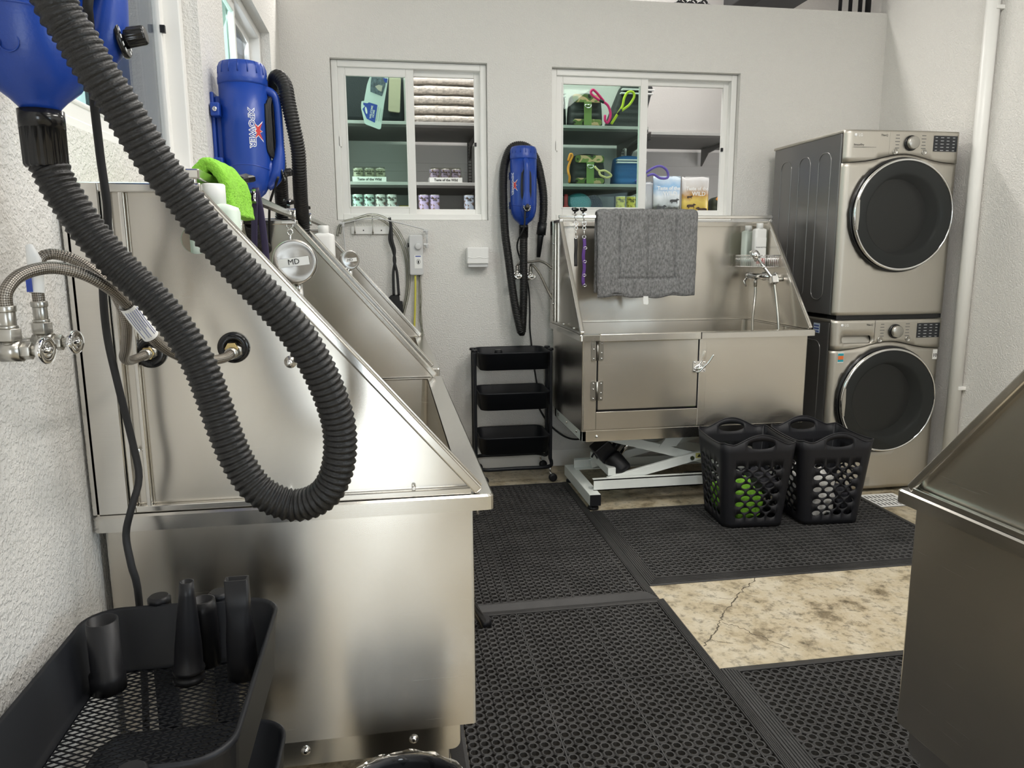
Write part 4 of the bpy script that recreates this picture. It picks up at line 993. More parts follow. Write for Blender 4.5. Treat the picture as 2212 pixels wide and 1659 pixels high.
# ------------------------------------------------------------------ laundry baskets
def basket(label, loc, rotz):
    t = thing('laundry_basket', label, 'laundry basket', loc, rotz)
    Hh = 0.440
    def side(u): return int(u) % 4, u-int(u)
    per = 4
    def pos(u, v):
        k = v/Hh; a = 0.152+(0.192-0.152)*k; b = 0.158+(0.192-0.158)*k; r = 0.045
        u = u % 4.0; i = int(u); f = u-i-0.5       # i: 0 front(-y) 1 right 2 back 3 left
        hw, hd = (a, b) if i % 2 == 0 else (b, a)
        s = f*2*hw; lim = hw-r
        if abs(s) <= lim: x, y = s, -hd
        else:
            e = (abs(s)-lim)/(r)*0.5*PI/2*1.0; e = min(e, PI/4)
            x = math.copysign(lim+r*math.sin(e), s); y = -hd+r*(1-math.cos(e))
        for _ in range(i): x, y = -y, x
        return (x, y, v)
    n = 192; top = []
    for j in range(n+1):
        u = 2+4*j/n; i = int(u) % 4; f = u-int(u)-0.5
        hh = Hh+0.016*math.cos(f*2*PI) - 0.016
        if i % 2 == 0: hh = Hh-0.012 + 0.052*max(0, math.cos(min(abs(f)/0.36, 1)*PI/2))**1.3 + 0.012*(abs(f)*2)**4
        else: hh = Hh-0.014+0.014*(abs(f)*2)**2.5
        top.append((u, hh))
    outline = [(2+4*j/n, 0.0) for j in range(n+1)] + top[::-1]
    holes = []
    for i in range(2, 6):
        wd = 0.32
        for r_ in range(9):
            cols = 4 if r_ % 2 == 0 else 3
            for c_ in range(cols):
                f = 0.5+(c_-(cols-1)/2)*0.175; z = 0.060+0.0315*r_
                holes.append(ell(i+f, z, 0.070, 0.0135, 14))
        if i % 2 == 0: holes.append(ell(i+0.5, Hh-0.012, 0.185, 0.021, 24))
    grid = [(2+4*j/96, z) for j in range(1, 96) for z in (0.02, 0.36, 0.39)] + [(i+f, z) for i in range(2, 6) for f in (0.012, 0.035, 0.06, 0.09, 0.12, 0.88, 0.91, 0.94, 0.965, 0.988) for z in [0.045+0.028*q for q in range(12)]]
    grid = [g for g in grid if not any(abs(g[0]-h[0][0]) < 0.5 and min(q[0] for q in h)-0.02 < g[0] < max(q[0] for q in h)+0.02 and min(q[1] for q in h)-0.003 < g[1] < max(q[1] for q in h)+0.003 for h in holes)]
    mb = MB().sheet(outline, holes, pos, grid, smooth=True)
    build('basket_wall', mb, BASKETMAT, t, solid=0.004, offset=0)
    mb = MB(); q = [Vector(pos(4*j/64, 0.0)) for j in range(64)]
    mb.ring_loft([q, [Vector((p.x*0.98, p.y*0.98, 0.006)) for p in q]]); build('basket_floor', mb, BASKETMAT, t)
    mb = MB().tube([Vector(pos(u, v)) for u, v in top[:-1]], 0.0035, 8, closed=True); build('rolled_rim', mb, BASKETMAT, t)
    return t
def crumple(name, label, c, rx, ry, rz, m, seed, cat, amp=0.35):
    mb = MB().ball(c, rx, ry, rz, 48, 32, fn=lambda d: 0.86 + amp*noise.noise(d*2.2+Vector((seed, 0, 0))) + 0.16*noise.noise(d*6+Vector((0, seed, 0))) + 0.05*noise.noise(d*15))
    # soft box so the cloth fills the basket instead of a ball
    cc = Vector(c); v2 = []
    for p in mb.v:
        d = Vector(p)-cc
        v2.append((cc.x+rx*1.0*math.tanh(d.x/rx*1.9), cc.y+ry*1.0*math.tanh(d.y/ry*1.9), max(0.028, cc.z+d.z*1.1)))
    mb.v = v2
    return props(build(name, mb, m), label, cat)
BK1, BK2 = (1.772, 3.440, 0.0178), (2.172, 3.415, 0.0178)
basket('left black plastic laundry basket with oval holes, green towel inside', BK1, math.radians(-4))
basket('right black plastic laundry basket with oval holes, white towel inside', BK2, math.radians(-4))
crumple('crumpled_towel', 'crumpled lime green towel in the left laundry basket', (1.732, 3.43, 0.120), 0.106, 0.140, 0.098, GREENTOWEL, 3, 'towel')
crumple('crumpled_cloth', 'crumpled dark cloth beside the green towel in the left basket', (1.862, 3.43, 0.200), 0.050, 0.125, 0.060, DARKCLOTH, 8, 'cloth')
crumple('crumpled_towel', 'crumpled white towel in the right laundry basket', (2.118, 3.405, 0.150), 0.098, 0.138, 0.128, WHITETOWEL, 12, 'towel')
crumple('crumpled_cloth', 'crumpled black cloth beside the white towel in the right basket', (2.268, 3.405, 0.105), 0.045, 0.125, 0.075, DARKCLOTH, 17, 'cloth')

# ------------------------------------------------------------------ washer and dryer stack
GX0, GX1, GF, GB = 2.405, 3.088, 3.725, 4.480
def machine(name, label, z0, z1, cat, washer):
    xc = (GX0+GX1)/2; t = thing(name, label, cat, (xc, (GF+GB)/2, z0))
    zf = z0+0.022; zp = z1-0.168
    # front follows a gentle bow with rounded side edges
    def yf(x):
        e = min(x-GX0, GX1-x); r = 0.032
        y = GF + 0.010*((x-xc)/0.34)**2
        if e < r: y += r - math.sqrt(max(0, r*r-(r-e)**2))
        return y
    xs = [GX0+0.0005+(GX1-GX0-0.001)*0.5*(1-math.cos(PI*i/40)) for i in range(41)]
    mb = MB().box(GX0+0.004, GX1-0.004, GF+0.052, GB, zf, z1-0.014)
    cab = build('cabinet', mb, SIDEGREY, t, world=True, bevel=0.006)
    if not washer:
        for k in range(3):
            y0, y1 = 3.86+0.205*k, 3.98+0.205*k
            P = [(GX0+0.0035, a, b) for a, b in rrect(y0, y1, z0+0.10, z1-0.10, 0.05, 6)]
            build('pressed_groove', MB().tube(P, 0.0030, 6, closed=True), SIDEGREY, cab, world=True)
    else:
        P = [(GX0+0.0035, a, b) for a, b in rrect(3.85, 4.36, z0+0.10, z1-0.13, 0.05, 6)]
        build('pressed_groove', MB().tube(P, 0.0030, 6, closed=True), SIDEGREY, cab, world=True)
        mb = MB().box(GX0+0.0022, GX0+0.0035, 3.865, 3.925, z1-0.085, z1-0.030); st = build('rating_sticker', mb, mat('pale_blue_sticker', (0.55, 0.66, 0.80), 0.5), t, world=True)
        mb = MB()
        for k in range(3): mb.box(GX0+0.0018, GX0+0.0022, 3.870, 3.920, z1-0.080+0.016*k, z1-0.073+0.016*k)
        build('sticker_print', mb, INKBLUE, st, world=True)
    mb = MB().box(GX0, GX1, GF+0.030, GB+0.01, z1-0.016, z1)
    build('top_lid', mb, GRAPHITE, t, world=True, bevel=0.005)
    cx, cz, R = xc+0.004, (z0+0.560 if not washer else z0+0.545), 0.302
    # control panel with an arched lower edge
    def arch(x): return zp + 0.046*math.exp(-((x-xc)/0.17)**2)-0.003
    ol = [(x, arch(x)+0.002) for x in xs] + [(x, z1-0.004) for x in xs[::-1]]
    H = []
    if washer: H = [rrect(xc-0.285, xc-0.105, z1-0.132, z1-0.088, 0.018, 4)]
    mb = MB().sheet(ol, H, lambda u, v: (u, yf(u)-0.004, v), grid=[(x, z1-0.02-0.03*q) for x in xs[1:-1] for q in range(5) if z1-0.02-0.03*q > arch(x)+0.012 and not (washer and xc-0.30 < x < xc-0.09 and z1-0.145 < z1-0.02-0.03*q < z1-0.075)], smooth=True)
    ctl = build('control_panel', mb, GRAPHITE, t, world=True, solid=0.018, offset=-1)
    # lower front with the door opening
    ol = [(x, zf) for x in xs] + [(x, arch(x)-0.002) for x in xs[::-1]]
    mb = MB().sheet(ol, [ell(cx, cz, R-0.012, n=72)], lambda u, v: (u, yf(u), v), grid=[(x, zf+0.02+0.035*q) for x in xs[1:-1] for q in range(24) if zf+0.02+0.035*q < arch(x)-0.012 and math.hypot(x-cx, zf+0.02+0.035*q-cz) > R+0.006], smooth=True)
    build('front_panel', mb, GRAPHITE, t, world=True, solid=0.02, offset=-1)
    build('seam', MB().box(GX0+0.01, GX1-0.01, GF+0.03, GF+0.05, zp-0.02, z1-0.02), BLACK, t, world=True)
    # door : recess ring, bright rim, smoked glass over a dark bowl
    y0 = GF-0.002; Md = Matrix(((1, 0, 0, cx), (0, 0, -1, y0), (0, 1, 0, cz), (0, 0, 0, 1)))
    d = thing('door', None, None, (0, 0, 0)); d.parent = t; d['label'] = 'round smoked glass door'
    for k in ('category',):
        if k in d: del d[k]
    d.location = Vector((cx, y0, cz))-Vector((xc, (GF+GB)/2, z0))
    dm = MB().lathe([(R-0.004, -0.012), (R+0.004, 0.0), (R+0.002, 0.010), (R-0.014, 0.010), (R-0.014, -0.012)], 96, Md, caps=False); build('recess_ring', dm, BLACKGLOSS, d, world=True)
    dm = MB().lathe([(R-0.010, 0.012), (R-0.006, 0.030), (R-0.009, 0.037), (R-0.017, 0.039), (R-0.019, 0.030), (R-0.016, 0.008)], 96, Md, caps=False); build('bright_rim', dm, CHROME, d, world=True)
    dm = MB().lathe([(R-0.017, 0.036), (R-0.04, 0.041), (0.20, 0.046), (0.10, 0.049), (0.0005, 0.050)], 96, Md, caps=False); build('smoked_glass', dm, SMOKE, d, world=True)
    dm = MB().lathe([(R-0.016, 0.030), (0.225, 0.026), (0.210, 0.015), (0.195, -0.06), (0.16, -0.12), (0.10, -0.15), (0.0005, -0.155)], 72, Md, caps=False)
    build('door_bowl', dm, mat('dark_door_bowl', (0.22, 0.225, 0.225), 0.22), d, world=True)
    dm = MB().lathe([(0.026, -0.152), (0.022, -0.135), (0.010, -0.128), (0.0005, -0.127)], 20, Md @ Matrix.Translation((0.012, -0.02, 0)), caps=False); build('bowl_hub', dm, BLACKGLOSS, d, world=True)
    # crescent grip at the left of the door
    q = []
    for k in range(17): a = math.radians(164+32*k/16); q.append(((R-0.012)*math.cos(a), (R-0.012)*math.sin(a)))
    for k in range(17): a = math.radians(196-32*k/16); rr_ = R-0.020-0.013*math.sin(PI*k/16); q.append((rr_*math.cos(a), rr_*math.sin(a)))
    dm = MB().prism([(a, b) for a, b in q], Md @ Vector((0, 0, 0.036)), (1, 0, 0), (0, 0, 1), (0, -0.006, 0)); build('door_grip', dm, NICKEL, d, world=True)
    # dial, buttons, display, lettering
    yc = lambda x: yf(x)-0.004
    Mf = lambda x, z, l=0.0: face_M((x, yc(x)-l, z), (1, 0, 0), (0, 0, 1))
    dz = z1-0.068
    build('dial_ring', MB().lathe([(0.040, 0), (0.040, 0.008), (0.036, 0.012)], 40, Mf(xc+0.030, dz)), BLACKGLOSS, ctl, world=True)
    build('dial', MB().lathe([(0.034, 0.008), (0.033, 0.030), (0.029, 0.033), (0.001, 0.033)], 40, Mf(xc+0.030, dz)), NICKEL, ctl, world=True)
    for dx in (-0.058, 0.115):
        build('push_button', MB().lathe([(0.0155, 0), (0.0155, 0.004), (0.012, 0.005), (0.011, 0.003), (0.001, 0.003)], 24, Mf(xc+dx, z1-0.113)), NICKEL, ctl, world=True)
    mb = MB().sheet([(xc+0.168+0.0148*k, z1-0.108) for k in range(11)]+[(xc+0.316-0.0148*k, z1-0.026) for k in range(11)], [], lambda u, v: (u, yc(u)-0.0012, v))
    ds = build('display', mb, DISPLAY, ctl, world=True)
    tk = MB()
    for r_ in range(5):
        for c_ in range(4):
            x = xc+0.184+0.036*c_; z = z1-0.036-0.0165*r_; wd = 0.0065+0.003*((r_*3+c_*5) % 3)/2
            tk.box(x-wd, x+wd, yc(x)-0.0024, yc(x)-0.0018, z-0.0016, z+0.0016)
    build('display_print', tk, mat('dim_display_marks', (0.45, 0.46, 0.47), 0.5), ds, world=True)
    tk = MB()
    for r_ in range(5):
        for sx in (-1, 1):
            x = xc+0.030+sx*0.078; z = z1-0.028-0.0165*r_; wd = 0.014-0.002*((r_*2+sx) % 3)
            tk.box(x-wd, x+wd, yc(x)-0.0008, yc(x)-0.0002, z-0.0018, z+0.0018)
    build('cycle_print', tk, mat('panel_print', (0.12, 0.12, 0.12), 0.5), ctl, world=True)
    build('panel_divider', MB().box(xc-0.094, xc-0.0925, yc(xc-0.09)-0.0012, yc(xc-0.09)+0.001, zp+0.040, z1-0.006), NICKEL if not washer else BLACK, ctl, world=True)
    build('maker_lettering', text_mb('LG', 0.020, 0.0003).xf(Mf(xc-0.262, z1-0.030, 0.0008)), INKWHITE, ctl, world=True)
    mb = MB().lathe([(0.0085, 0), (0.0085, 0.0006), (0.001, 0.0006)], 24, Mf(xc-0.288, z1-0.030, 0.0004)); build('maker_roundel', mb, INKWHITE, ctl, world=True)
    build('panel_lettering', text_mb('ThinQ', 0.015, 0.0003).xf(Mf(xc-0.125, z1-0.030, 0.0006)), INK, ctl, world=True)
    if not washer:
        build('panel_lettering', text_mb('SensorDry', 0.0135, 0.0003).xf(Mf(xc-0.268, z1-0.080, 0.0022)), INK, ctl, world=True)
        build('panel_rule', MB().box(xc-0.30, xc-0.11, yc(xc-0.2)-0.0010, yc(xc-0.2)-0.0002, z1-0.0925, z1-0.0910), INK, ctl, world=True)
    else:
        mb = MB().sheet(rrect(xc-0.284, xc-0.106, z1-0.131, z1-0.089, 0.017, 4), [], lambda u, v: (u, yf(u)+0.012+0.012*(v-z1+0.131)/0.042, v)); build('drawer_pull', mb, NICKEL, ctl, world=True)
        mb = MB().box(xc-0.300, xc-0.264, yf(xc-0.28)-0.0012, yf(xc-0.28)-0.0002, zp-0.070, zp-0.014)
        s = build('energy_sticker', mb, WHITELABEL, t, world=True, label='small teal and orange sticker')
        build('sticker_teal', MB().box(xc-0.299, xc-0.265, yf(xc-0.28)-0.0018, yf(xc-0.28)-0.0012, zp-0.066, zp-0.018), mat('teal_print', (0.02, 0.30, 0.36), 0.5), s, world=True)
        build('sticker_orange', MB().box(xc-0.2985, xc-0.2655, yf(xc-0.28)-0.0023, yf(xc-0.28)-0.0018, zp-0.052, zp-0.032), mat('orange_print', (0.75, 0.16, 0.03), 0.5), s, world=True)
        x = xc+0.303; mb = MB().box(x-0.014, x+0.014, yf(x)-0.0016, yf(x)+0.003, zp-0.066, zp-0.010); s = build('warranty_sticker', mb, mat('silver_sticker', (0.72, 0.72, 0.70), 0.4), t, world=True)
        build('sticker_number', text_mb('10', 0.027, 0.0003, bold=0.0006).xf(face_M((x, yf(x)-0.0020, zp-0.044), (1, 0.02, 0), (0, 0, 1))), INK, s, world=True)
        g = MB()
        for k in range(7): g.box(xc-0.16, xc-0.05, GF-0.002, GF+0.004, zf+0.018+0.0075*k, zf+0.0215+0.0075*k)
        build('service_flap_slots', g, NICKEL, t, world=True)
        for sx in (0.06, 0.62):
            for yy in (3.80, 4.42): build('foot', MB().cyl((GX0+sx, yy, 0), (GX0+sx, yy, 0.024), 0.022, n=14), BLACK, t, world=True)
    return t
machine('washing_machine', 'grey front-loading washing machine, lower of the stacked pair', 0.0, 1.000, 'washing machine', True)
machine('clothes_dryer', 'grey front-loading clothes dryer stacked on top of the washer', 1.003, 2.008, 'clothes dryer', False)
mb = MB().box(GX0+0.02, GX1-0.02, GF+0.012, GF+0.10, 1.0005, 1.0245)
props(build('stacking_kit', mb, BLACKGLOSS), 'black stacking bracket strip between washer and dryer', 'bracket')
# vertical white pipe by the appliances
t = thing('white_pipe', 'white vertical pipe on the right wall beside the washer and dryer', 'pipe', (3.142, 3.665, 0))
build('pipe_run', MB().cyl((0, 0, 0), (0, 0, 3.6), 0.034, n=28), VINYL, t)
for z in (0.6, 2.6): build('pipe_clip', MB().box(-0.008, 0.038, -0.040, 0.040, z, z+0.02), VINYL, t, bevel=0.003)
# ------------------------------------------------------------------ fleece pad on the lift tub rail
FLEECE = mat('grey_fleece', (0.205, 0.205, 0.206), 0.95, var=0.40, vscale=110, bump=1.0, bscale=260, stretch=(1, 1, 0.55), detail=5.0)
RZ = TC_+0.024
def draped(name, label, cat, x0, x1, yc, ztop, zf, zb_, m, th=0.026, nx=190, seams=True, gap=0.028, skew=0.02):
    prof = []
    for k in range(60): z = zf+(ztop-0.02-zf)*k/60; prof.append((-gap, z, (ztop-z)))
    for k in range(13): a = PI*k/12; prof.append((-gap*math.cos(a), ztop-0.02+0.02*math.sin(a), 0.0))
    for k in range(30): z = ztop-0.02-(ztop-0.02-zb_)*k/29; prof.append((gap, z, 0.0))
    V = []; n = len(prof); F = []
    for lay in (0, 1):
        for i in range(nx+1):
            f = i/nx
            for k, (y, z, dn) in enumerate(prof):
                x = x0+(x1-x0)*f + skew*(dn)*(0.5-f)*0.9 + (0.004*noise.noise(Vector((z*9, lay, 1)))) * (1 if f in (0, 1) else 0)
                e = min(f, 1-f)*(x1-x0); te = th*min(1.0, math.sqrt(max(0, e)/0.02)); te *= min(1, (0.35+k/4.0))
                out = te*0.5 + (0.007*noise.noise(Vector((x*7, z*7, y*20))) + 0.003*noise.noise(Vector((x*28, z*28, 3))) + 0.0016*noise.noise(Vector((x*90, z*70, 4))))*(1 if lay == 0 else 0)
                if seams and k < 60:
                    for su in (0.215, 0.495, 0.775):
                        if dn < 0.385: out -= 0.009*math.exp(-((f-su)*(x1-x0)/0.0045)**2)
                    if 0.2 < f < 0.79: out -= 0.011*math.exp(-((dn-0.385)/0.007)**2)
                if lay: out = -te*0.5
                nv = Vector((0, -1, 0)) if k < 60 else (Vector((0, -math.cos(PI*(k-60)/12), math.sin(PI*(k-60)/12))) if k < 73 else Vector((0, 1, 0)))
                V.append((x, yc+y+nv.y*out, z+nv.z*out + (0.006*math.sin(f*9)-0.004*math.sin(f*23) if k < 3 else 0)))
    o2 = (nx+1)*n
    for i in range(nx):
        for k in range(n-1):
            a = i*n+k; F.append((a, a+n, a+n+1, a+1)); F.append((o2+a+1, o2+a+n+1, o2+a+n, o2+a))
    for k in range(n-1): F.append((k, k+1, o2+k+1, o2+k)); F.append((nx*n+k+1, nx*n+k, o2+nx*n+k, o2+nx*n+k+1))
    for i in range(nx): F.append((i*n+n, i*n, o2+i*n, o2+i*n+n)); F.append((i*n+n-1, i*n+2*n-1, o2+i*n+2*n-1, o2+i*n+n-1))
    mb = MB().add(V, F, True); t = thing(name, label, cat, ((x0+x1)/2, yc, ztop))
    build('fleece_cover', mb, m, t, world=True)
    return t
FP = draped('fleece_pad', 'grey quilted fleece pad hanging over the rail of the lift tub', 'pet bed', 1.185, 1.790, 4.212, RZ+0.022, 1.115, 1.14, FLEECE)
mb = MB().prism([(1.466, 1.10), (1.470, 1.074), (1.494, 1.070), (1.500, 1.078), (1.497, 1.12), (1.468, 1.12)], (0, 4.178, 0), (1, 0, 0), (0, 0, 1), (0, 0.002, 0)); 
build('care_label', mb, WHITELABEL, FP, world=True, label='small white care label')
# star knob clamps with hanging restraint leads
def star_knob(mb, c, n=5, r=0.022):
    M = Matrix.Translation(c) @ Matrix.Rotation(math.radians(20), 4, 'X')
    q = [((r*(1 if k % 2 == 0 else 0.60))*math.cos(PI*k/n), (r*(1 if k % 2 == 0 else 0.60))*math.sin(PI*k/n)) for k in range(2*n)]
    mb.ring_loft([[M @ Vector((a*s, b*s, z)) for a, b in q] for z, s in ((0.0, 0.8), (0.003, 1.0), (0.013, 1.0), (0.016, 0.8))], smooth=False)
    mb.cyl(M @ Vector((0, 0, -0.018)), M @ Vector((0, 0, 0.002)), 0.005, n=10)
def snap_hook(mb, c):
    c = Vector(c)
    mb.tube([c+Vector((0.011*math.sin(a), 0, 0.011*math.cos(a)-0.011)) for a in [2*PI*k/16 for k in range(16)]], 0.0022, 8, closed=True)
    mb.tube([c+Vector((0.009*math.sin(a), 0, 0.010*math.cos(a)-0.034)) for a in [2*PI*k/16 for k in range(16)]], 0.0024, 8, closed=True)
    mb.tube([c+Vector((0, 0, -0.043)), c+Vector((0, 0, -0.075))], 0.0038, 10, radii=[0.003, 0.0045])
    mb.tube([c+Vector((0.010*math.sin(a), 0, 0.009*math.cos(a)-0.084)) for a in [2*PI*k/16 for k in range(16)]], 0.0022, 8, closed=True)
def lead(label, c, axis, strap_m, length, twist=0.0, mb_extra=None):
    t = thing('restraint_lead', label, 'dog lead', c)
    k = MB(); star_knob(k, Vector((0, 0, 0.032))); build('star_knob', k, BLACKGLOSS, t)
    k = MB().box(-0.012, 0.012, -0.024, 0.024, -0.034, -0.028) if axis == 'x' else MB().box(-0.024, 0.024, -0.012, 0.012, -0.034, -0.028)
    k.box(-0.012, 0.012, -0.024, 0.024, 0.012, 0.017) if axis == 'x' else k.box(-0.024, 0.024, -0.012, 0.012, 0.012, 0.017)
    k.cyl((0, -0.019, -0.03), (0, -0.019, 0.014), 0.004, n=8) if axis == 'x' else k.cyl((0.019, 0, -0.03), (0.019, 0, 0.014), 0.004, n=8)
    build('clamp', k, CHROME, t)
    k = MB(); snap_hook(k, (0, -0.026 if axis == 'x' else 0, -0.030)); build('snap_hook', k, CHROME, t)
    y = -0.026 if axis == 'x' else 0
    s = MB(); P = [Vector((0.004*math.sin(twist*i*0.9), y+0.003*math.cos(i*0.7), -0.118-length*i/14)) for i in range(15)]
    s.tube(P, 0.010, 8, flat=0.14, up=(1, 0.0001, 0)); st = build('strap', s, strap_m, t)
    if twist:
        b_ = MB()
        for i in (3, 7, 11, 14): 
            c_ = P[i]; b_.tube([c_+Vector((0.010*math.cos(a)+0.005, -0.003, 0.007*math.sin(a))) for a in [2*PI*q/12 for q in range(12)]], 0.0016, 6, closed=True)
        build('buckles', b_, CHROME, st)
    return t
rl = TC_+0.015
lead('black lead clamped on the lift tub rail, left of the two star knobs', (1.060, 4.2125, rl), 'x', BLACKNYLON, 0.16)
lead('purple lead with buckles clamped on the lift tub rail beside the grey pad', (1.108, 4.2125, rl), 'x', PURPLE, 0.27, 1.0)
rx_ = 0.195-0.5325
lead('black star knob clamp and snap hook at the far end of the near tub rail', (rx_, 2.75, TA+0.015), 'y', BLACKNYLON, 0.05)
lead('short lead clamped on the farther left tub rail beside the white bottle', (rx_, 3.30, TB+0.015), 'y', BLACKNYLON, 0.05)
t = thing('restraint_loop', 'dark purple strap loop clamped midway along the near tub rail', 'dog lead', (rx_, 1.95, TA+0.015))
k = MB(); star_knob(k, Vector((0, 0, 0.034)), 4, 0.024); build('star_knob', k, BLACKGLOSS, t)
k = MB().box(-0.024, 0.024, -0.014, 0.014, 0.011, 0.016); k.box(-0.024, 0.024, -0.014, 0.014, -0.018, -0.012); k.cyl((0.019, 0, -0.014), (0.019, 0, 0.013), 0.004, n=8); build('clamp', k, CHROME, t)
P = smooth_path([(0.022, 0.0, 0.02), (0.030, 0.01, -0.05), (0.034, 0.02, -0.16), (0.030, 0.03, -0.27), (0.015, 0.04, -0.31), (0.0, 0.035, -0.28), (0.006, 0.015, -0.16), (0.016, 0.0, -0.04), (0.022, 0.0, 0.02)], 0.01)
build('strap_loop', MB().tube(P, 0.0085, 8, flat=0.14, up=(1, 0.001, 0)), DARKPURPLE, t)
k = MB(); snap_hook(k, (0.0, -0.10, -0.020)); build('snap_hook', k, CHROME, t)

# ------------------------------------------------------------------ faucets, shower heads, wire caddies, bottles (on tub walls)
def wire_caddy(label, x0, x1, y0, y1, z0, z1, side, group=None):
    """side = which side is fixed to the tub wall"""
    t = thing('wire_caddy', label, 'shower caddy', ((x0+x1)/2, (y0+y1)/2, z0)); mb = MB()
    for z in (z0, z1):
        mb.tube([(a, b, z) for a, b in rrect(x0, x1, y0, y1, 0.012, 3)], 0.0025, 6, closed=True)
    build('caddy_frame', mb, CHROME, t, world=True)
    mb = MB(); n = int((x1-x0)/0.012); m_ = int((y1-y0)/0.012)
    for i in range(1, n):
        x = x0+(x1-x0)*i/n; mb.tube([(x, y0, z1), (x, y0, z0), (x, y1, z0), (x, y1, z1)], 0.0014, 5)
    for i in range(1, m_):
        y = y0+(y1-y0)*i/m_; mb.tube([(x0, y, z1), (x0, y, z0)], 0.0014, 5); mb.tube([(x1, y, z1), (x1, y, z0)], 0.0014, 5)
    build('caddy_wires', mb, CHROME, t, world=True)
    return t
WALLIN = 0.960+1.315-0.016-0.009                    # inner face of the lift tub's right end panel
cd = wire_caddy('chrome wire caddy on the right end of the lift tub holding two bottles', WALLIN-0.115, WALLIN-0.004, 4.055, 4.395, 1.285, 1.352, 'x')
def bottle(label, c, m, w, d, h, cap_h, prints=(), rotz=0.0):
    t = thing('shampoo_bottle', label, 'bottle', c, rotz); q = rrect(-w, w, -d, d, min(w, d)*0.6, 5)
    R_ = lambda s, z: [Vector((a*s, b*s, z)) for a, b in q]
    mb = MB().ring_loft([R_(0.93, 0), R_(1, 0.006), R_(1, h*0.93), R_(0.94, h*0.97), R_(0.55, h)]); build('bottle_body', mb, m, t)
    build('bottle_cap', MB().lathe([(w*0.50, h-0.004), (w*0.50, h+cap_h*0.94), (w*0.44, h+cap_h), (0.001, h+cap_h)], 24), WHITEP, t)
    for (nm, mb_, mm) in prints: build(nm, mb_, mm, t)
    return t
PALEB = mat('pale_translucent_plastic', (0.66, 0.74, 0.68), 0.35)
lab = MB().box(-0.034, 0.034, -0.0235, -0.0229, 0.05, 0.17)
lt = text_mb('WASH BOTTLE', 0.011, 0.0003).xf(face_M((0, -0.0240, 0.112), (1, 0, 0), (0, 0, 1)))
lt2 = MB()
for k in range(4): lt2.box(-0.030, 0.030, -0.0243, -0.0237, 0.018+0.008*k, 0.022+0.008*k)
bottle('pale grey bottle in the lift tub caddy, left of the labelled bottle', (2.188, 4.345, 1.2865), PALEB, 0.042, 0.023, 0.215, 0.030, rotz=math.radians(25))
bottle('white bottle with red print in the lift tub caddy, behind the shower head', (2.200, 4.225, 1.2865), WHITEP, 0.040, 0.023, 0.225, 0.030, [('bottle_label', lab, WHITELABEL), ('label_print', lt, INK), ('red_print', lt2, INKRED)], rotz=math.radians(8))
t = thing('shower_mixer', 'chrome shower mixer and hand shower on the lift tub\'s right end', 'faucet', (WALLIN, 4.12, 1.225))
mb = MB().cyl((WALLIN-0.055, 4.045, 1.228), (WALLIN-0.055, 4.300, 1.228), 0.0165, n=20)
for yy in (4.10, 4.235): mb.cyl((WALLIN, yy, 1.228), (WALLIN-0.05, yy, 1.228), 0.013, n=16); mb.lathe([(0.026, 0), (0.026, 0.006), (0.014, 0.012)], 20, Matrix.Translation((WALLIN, yy, 1.228)) @ Matrix.Rotation(-PI/2, 4, 'Y'))
build('mixer_body', mb, CHROME, t, world=True)
mb = MB().cyl((WALLIN-0.055, 4.300, 1.228), (WALLIN-0.055, 4.335, 1.228), 0.021, n=24); mb.tube([(WALLIN-0.062, 4.325, 1.222), (WALLIN-0.085, 4.320, 1.195), (WALLIN-0.082, 4.305, 1.165)], 0.009, 10, flat=0.5); build('lever', mb, CHROME, t, world=True)
mb = MB().cyl((WALLIN-0.055, 4.235, 1.212), (WALLIN-0.055, 4.235, 1.165), 0.010, n=14); build('hose_outlet', mb, NICKEL, t, world=True)
mb = MB().box(-0.020, 0.020, -0.018, 0.018, -0.024, 0.020, Matrix.Translation((WALLIN-0.052, 4.020, 1.215)) @ Matrix.Rotation(math.radians(-20), 4, 'X')); mb.cyl((WALLIN-0.05, 4.02, 1.215), (WALLIN-0.001, 4.02, 1.215), 0.012, n=12); build('holder', mb, CHROME, t, world=True, bevel=0.004)
a, b = Vector((WALLIN-0.056, 4.022, 1.215)), Vector((WALLIN-0.120, 4.110, 1.345)); d = (b-a).normalized()
mb = MB().tube([a-d*0.03, a+d*0.02, a+d*0.10, b], 0.01, 16, radii=[0.0085, 0.010, 0.0095, 0.008]); sw = build('shower_wand', mb, CHROME, t, world=True)
fd = Vector((-0.80, 0.30, -0.52)).normalized(); Mh = Matrix.Translation(b+d*0.012) @ fd.to_track_quat('Z', 'Y').to_matrix().to_4x4()
build('shower_head', MB().lathe([(0.001, -0.024), (0.020, -0.022), (0.031, -0.014), (0.0345, -0.004), (0.0345, 0.020), (0.031, 0.022), (0.001, 0.021)], 32, Mh), CHROME, sw, world=True)
mb = MB().tube(smooth_path([(WALLIN-0.055, 4.235, 1.168), (WALLIN-0.057, 4.225, 1.13), (WALLIN-0.075, 4.20, 1.05), (WALLIN-0.105, 4.15, 0.96), (WALLIN-0.125, 4.08, 0.86), (WALLIN-0.10, 3.98, 0.75), (WALLIN-0.06, 3.92, 0.80), (WALLIN-0.052, 3.94, 0.95), (WALLIN-0.050, 3.985, 1.10), (WALLIN-0.052, 4.012, 1.19)], 0.012), 0.0075, 12); build('shower_hose', mb, NICKEL, t, world=True)

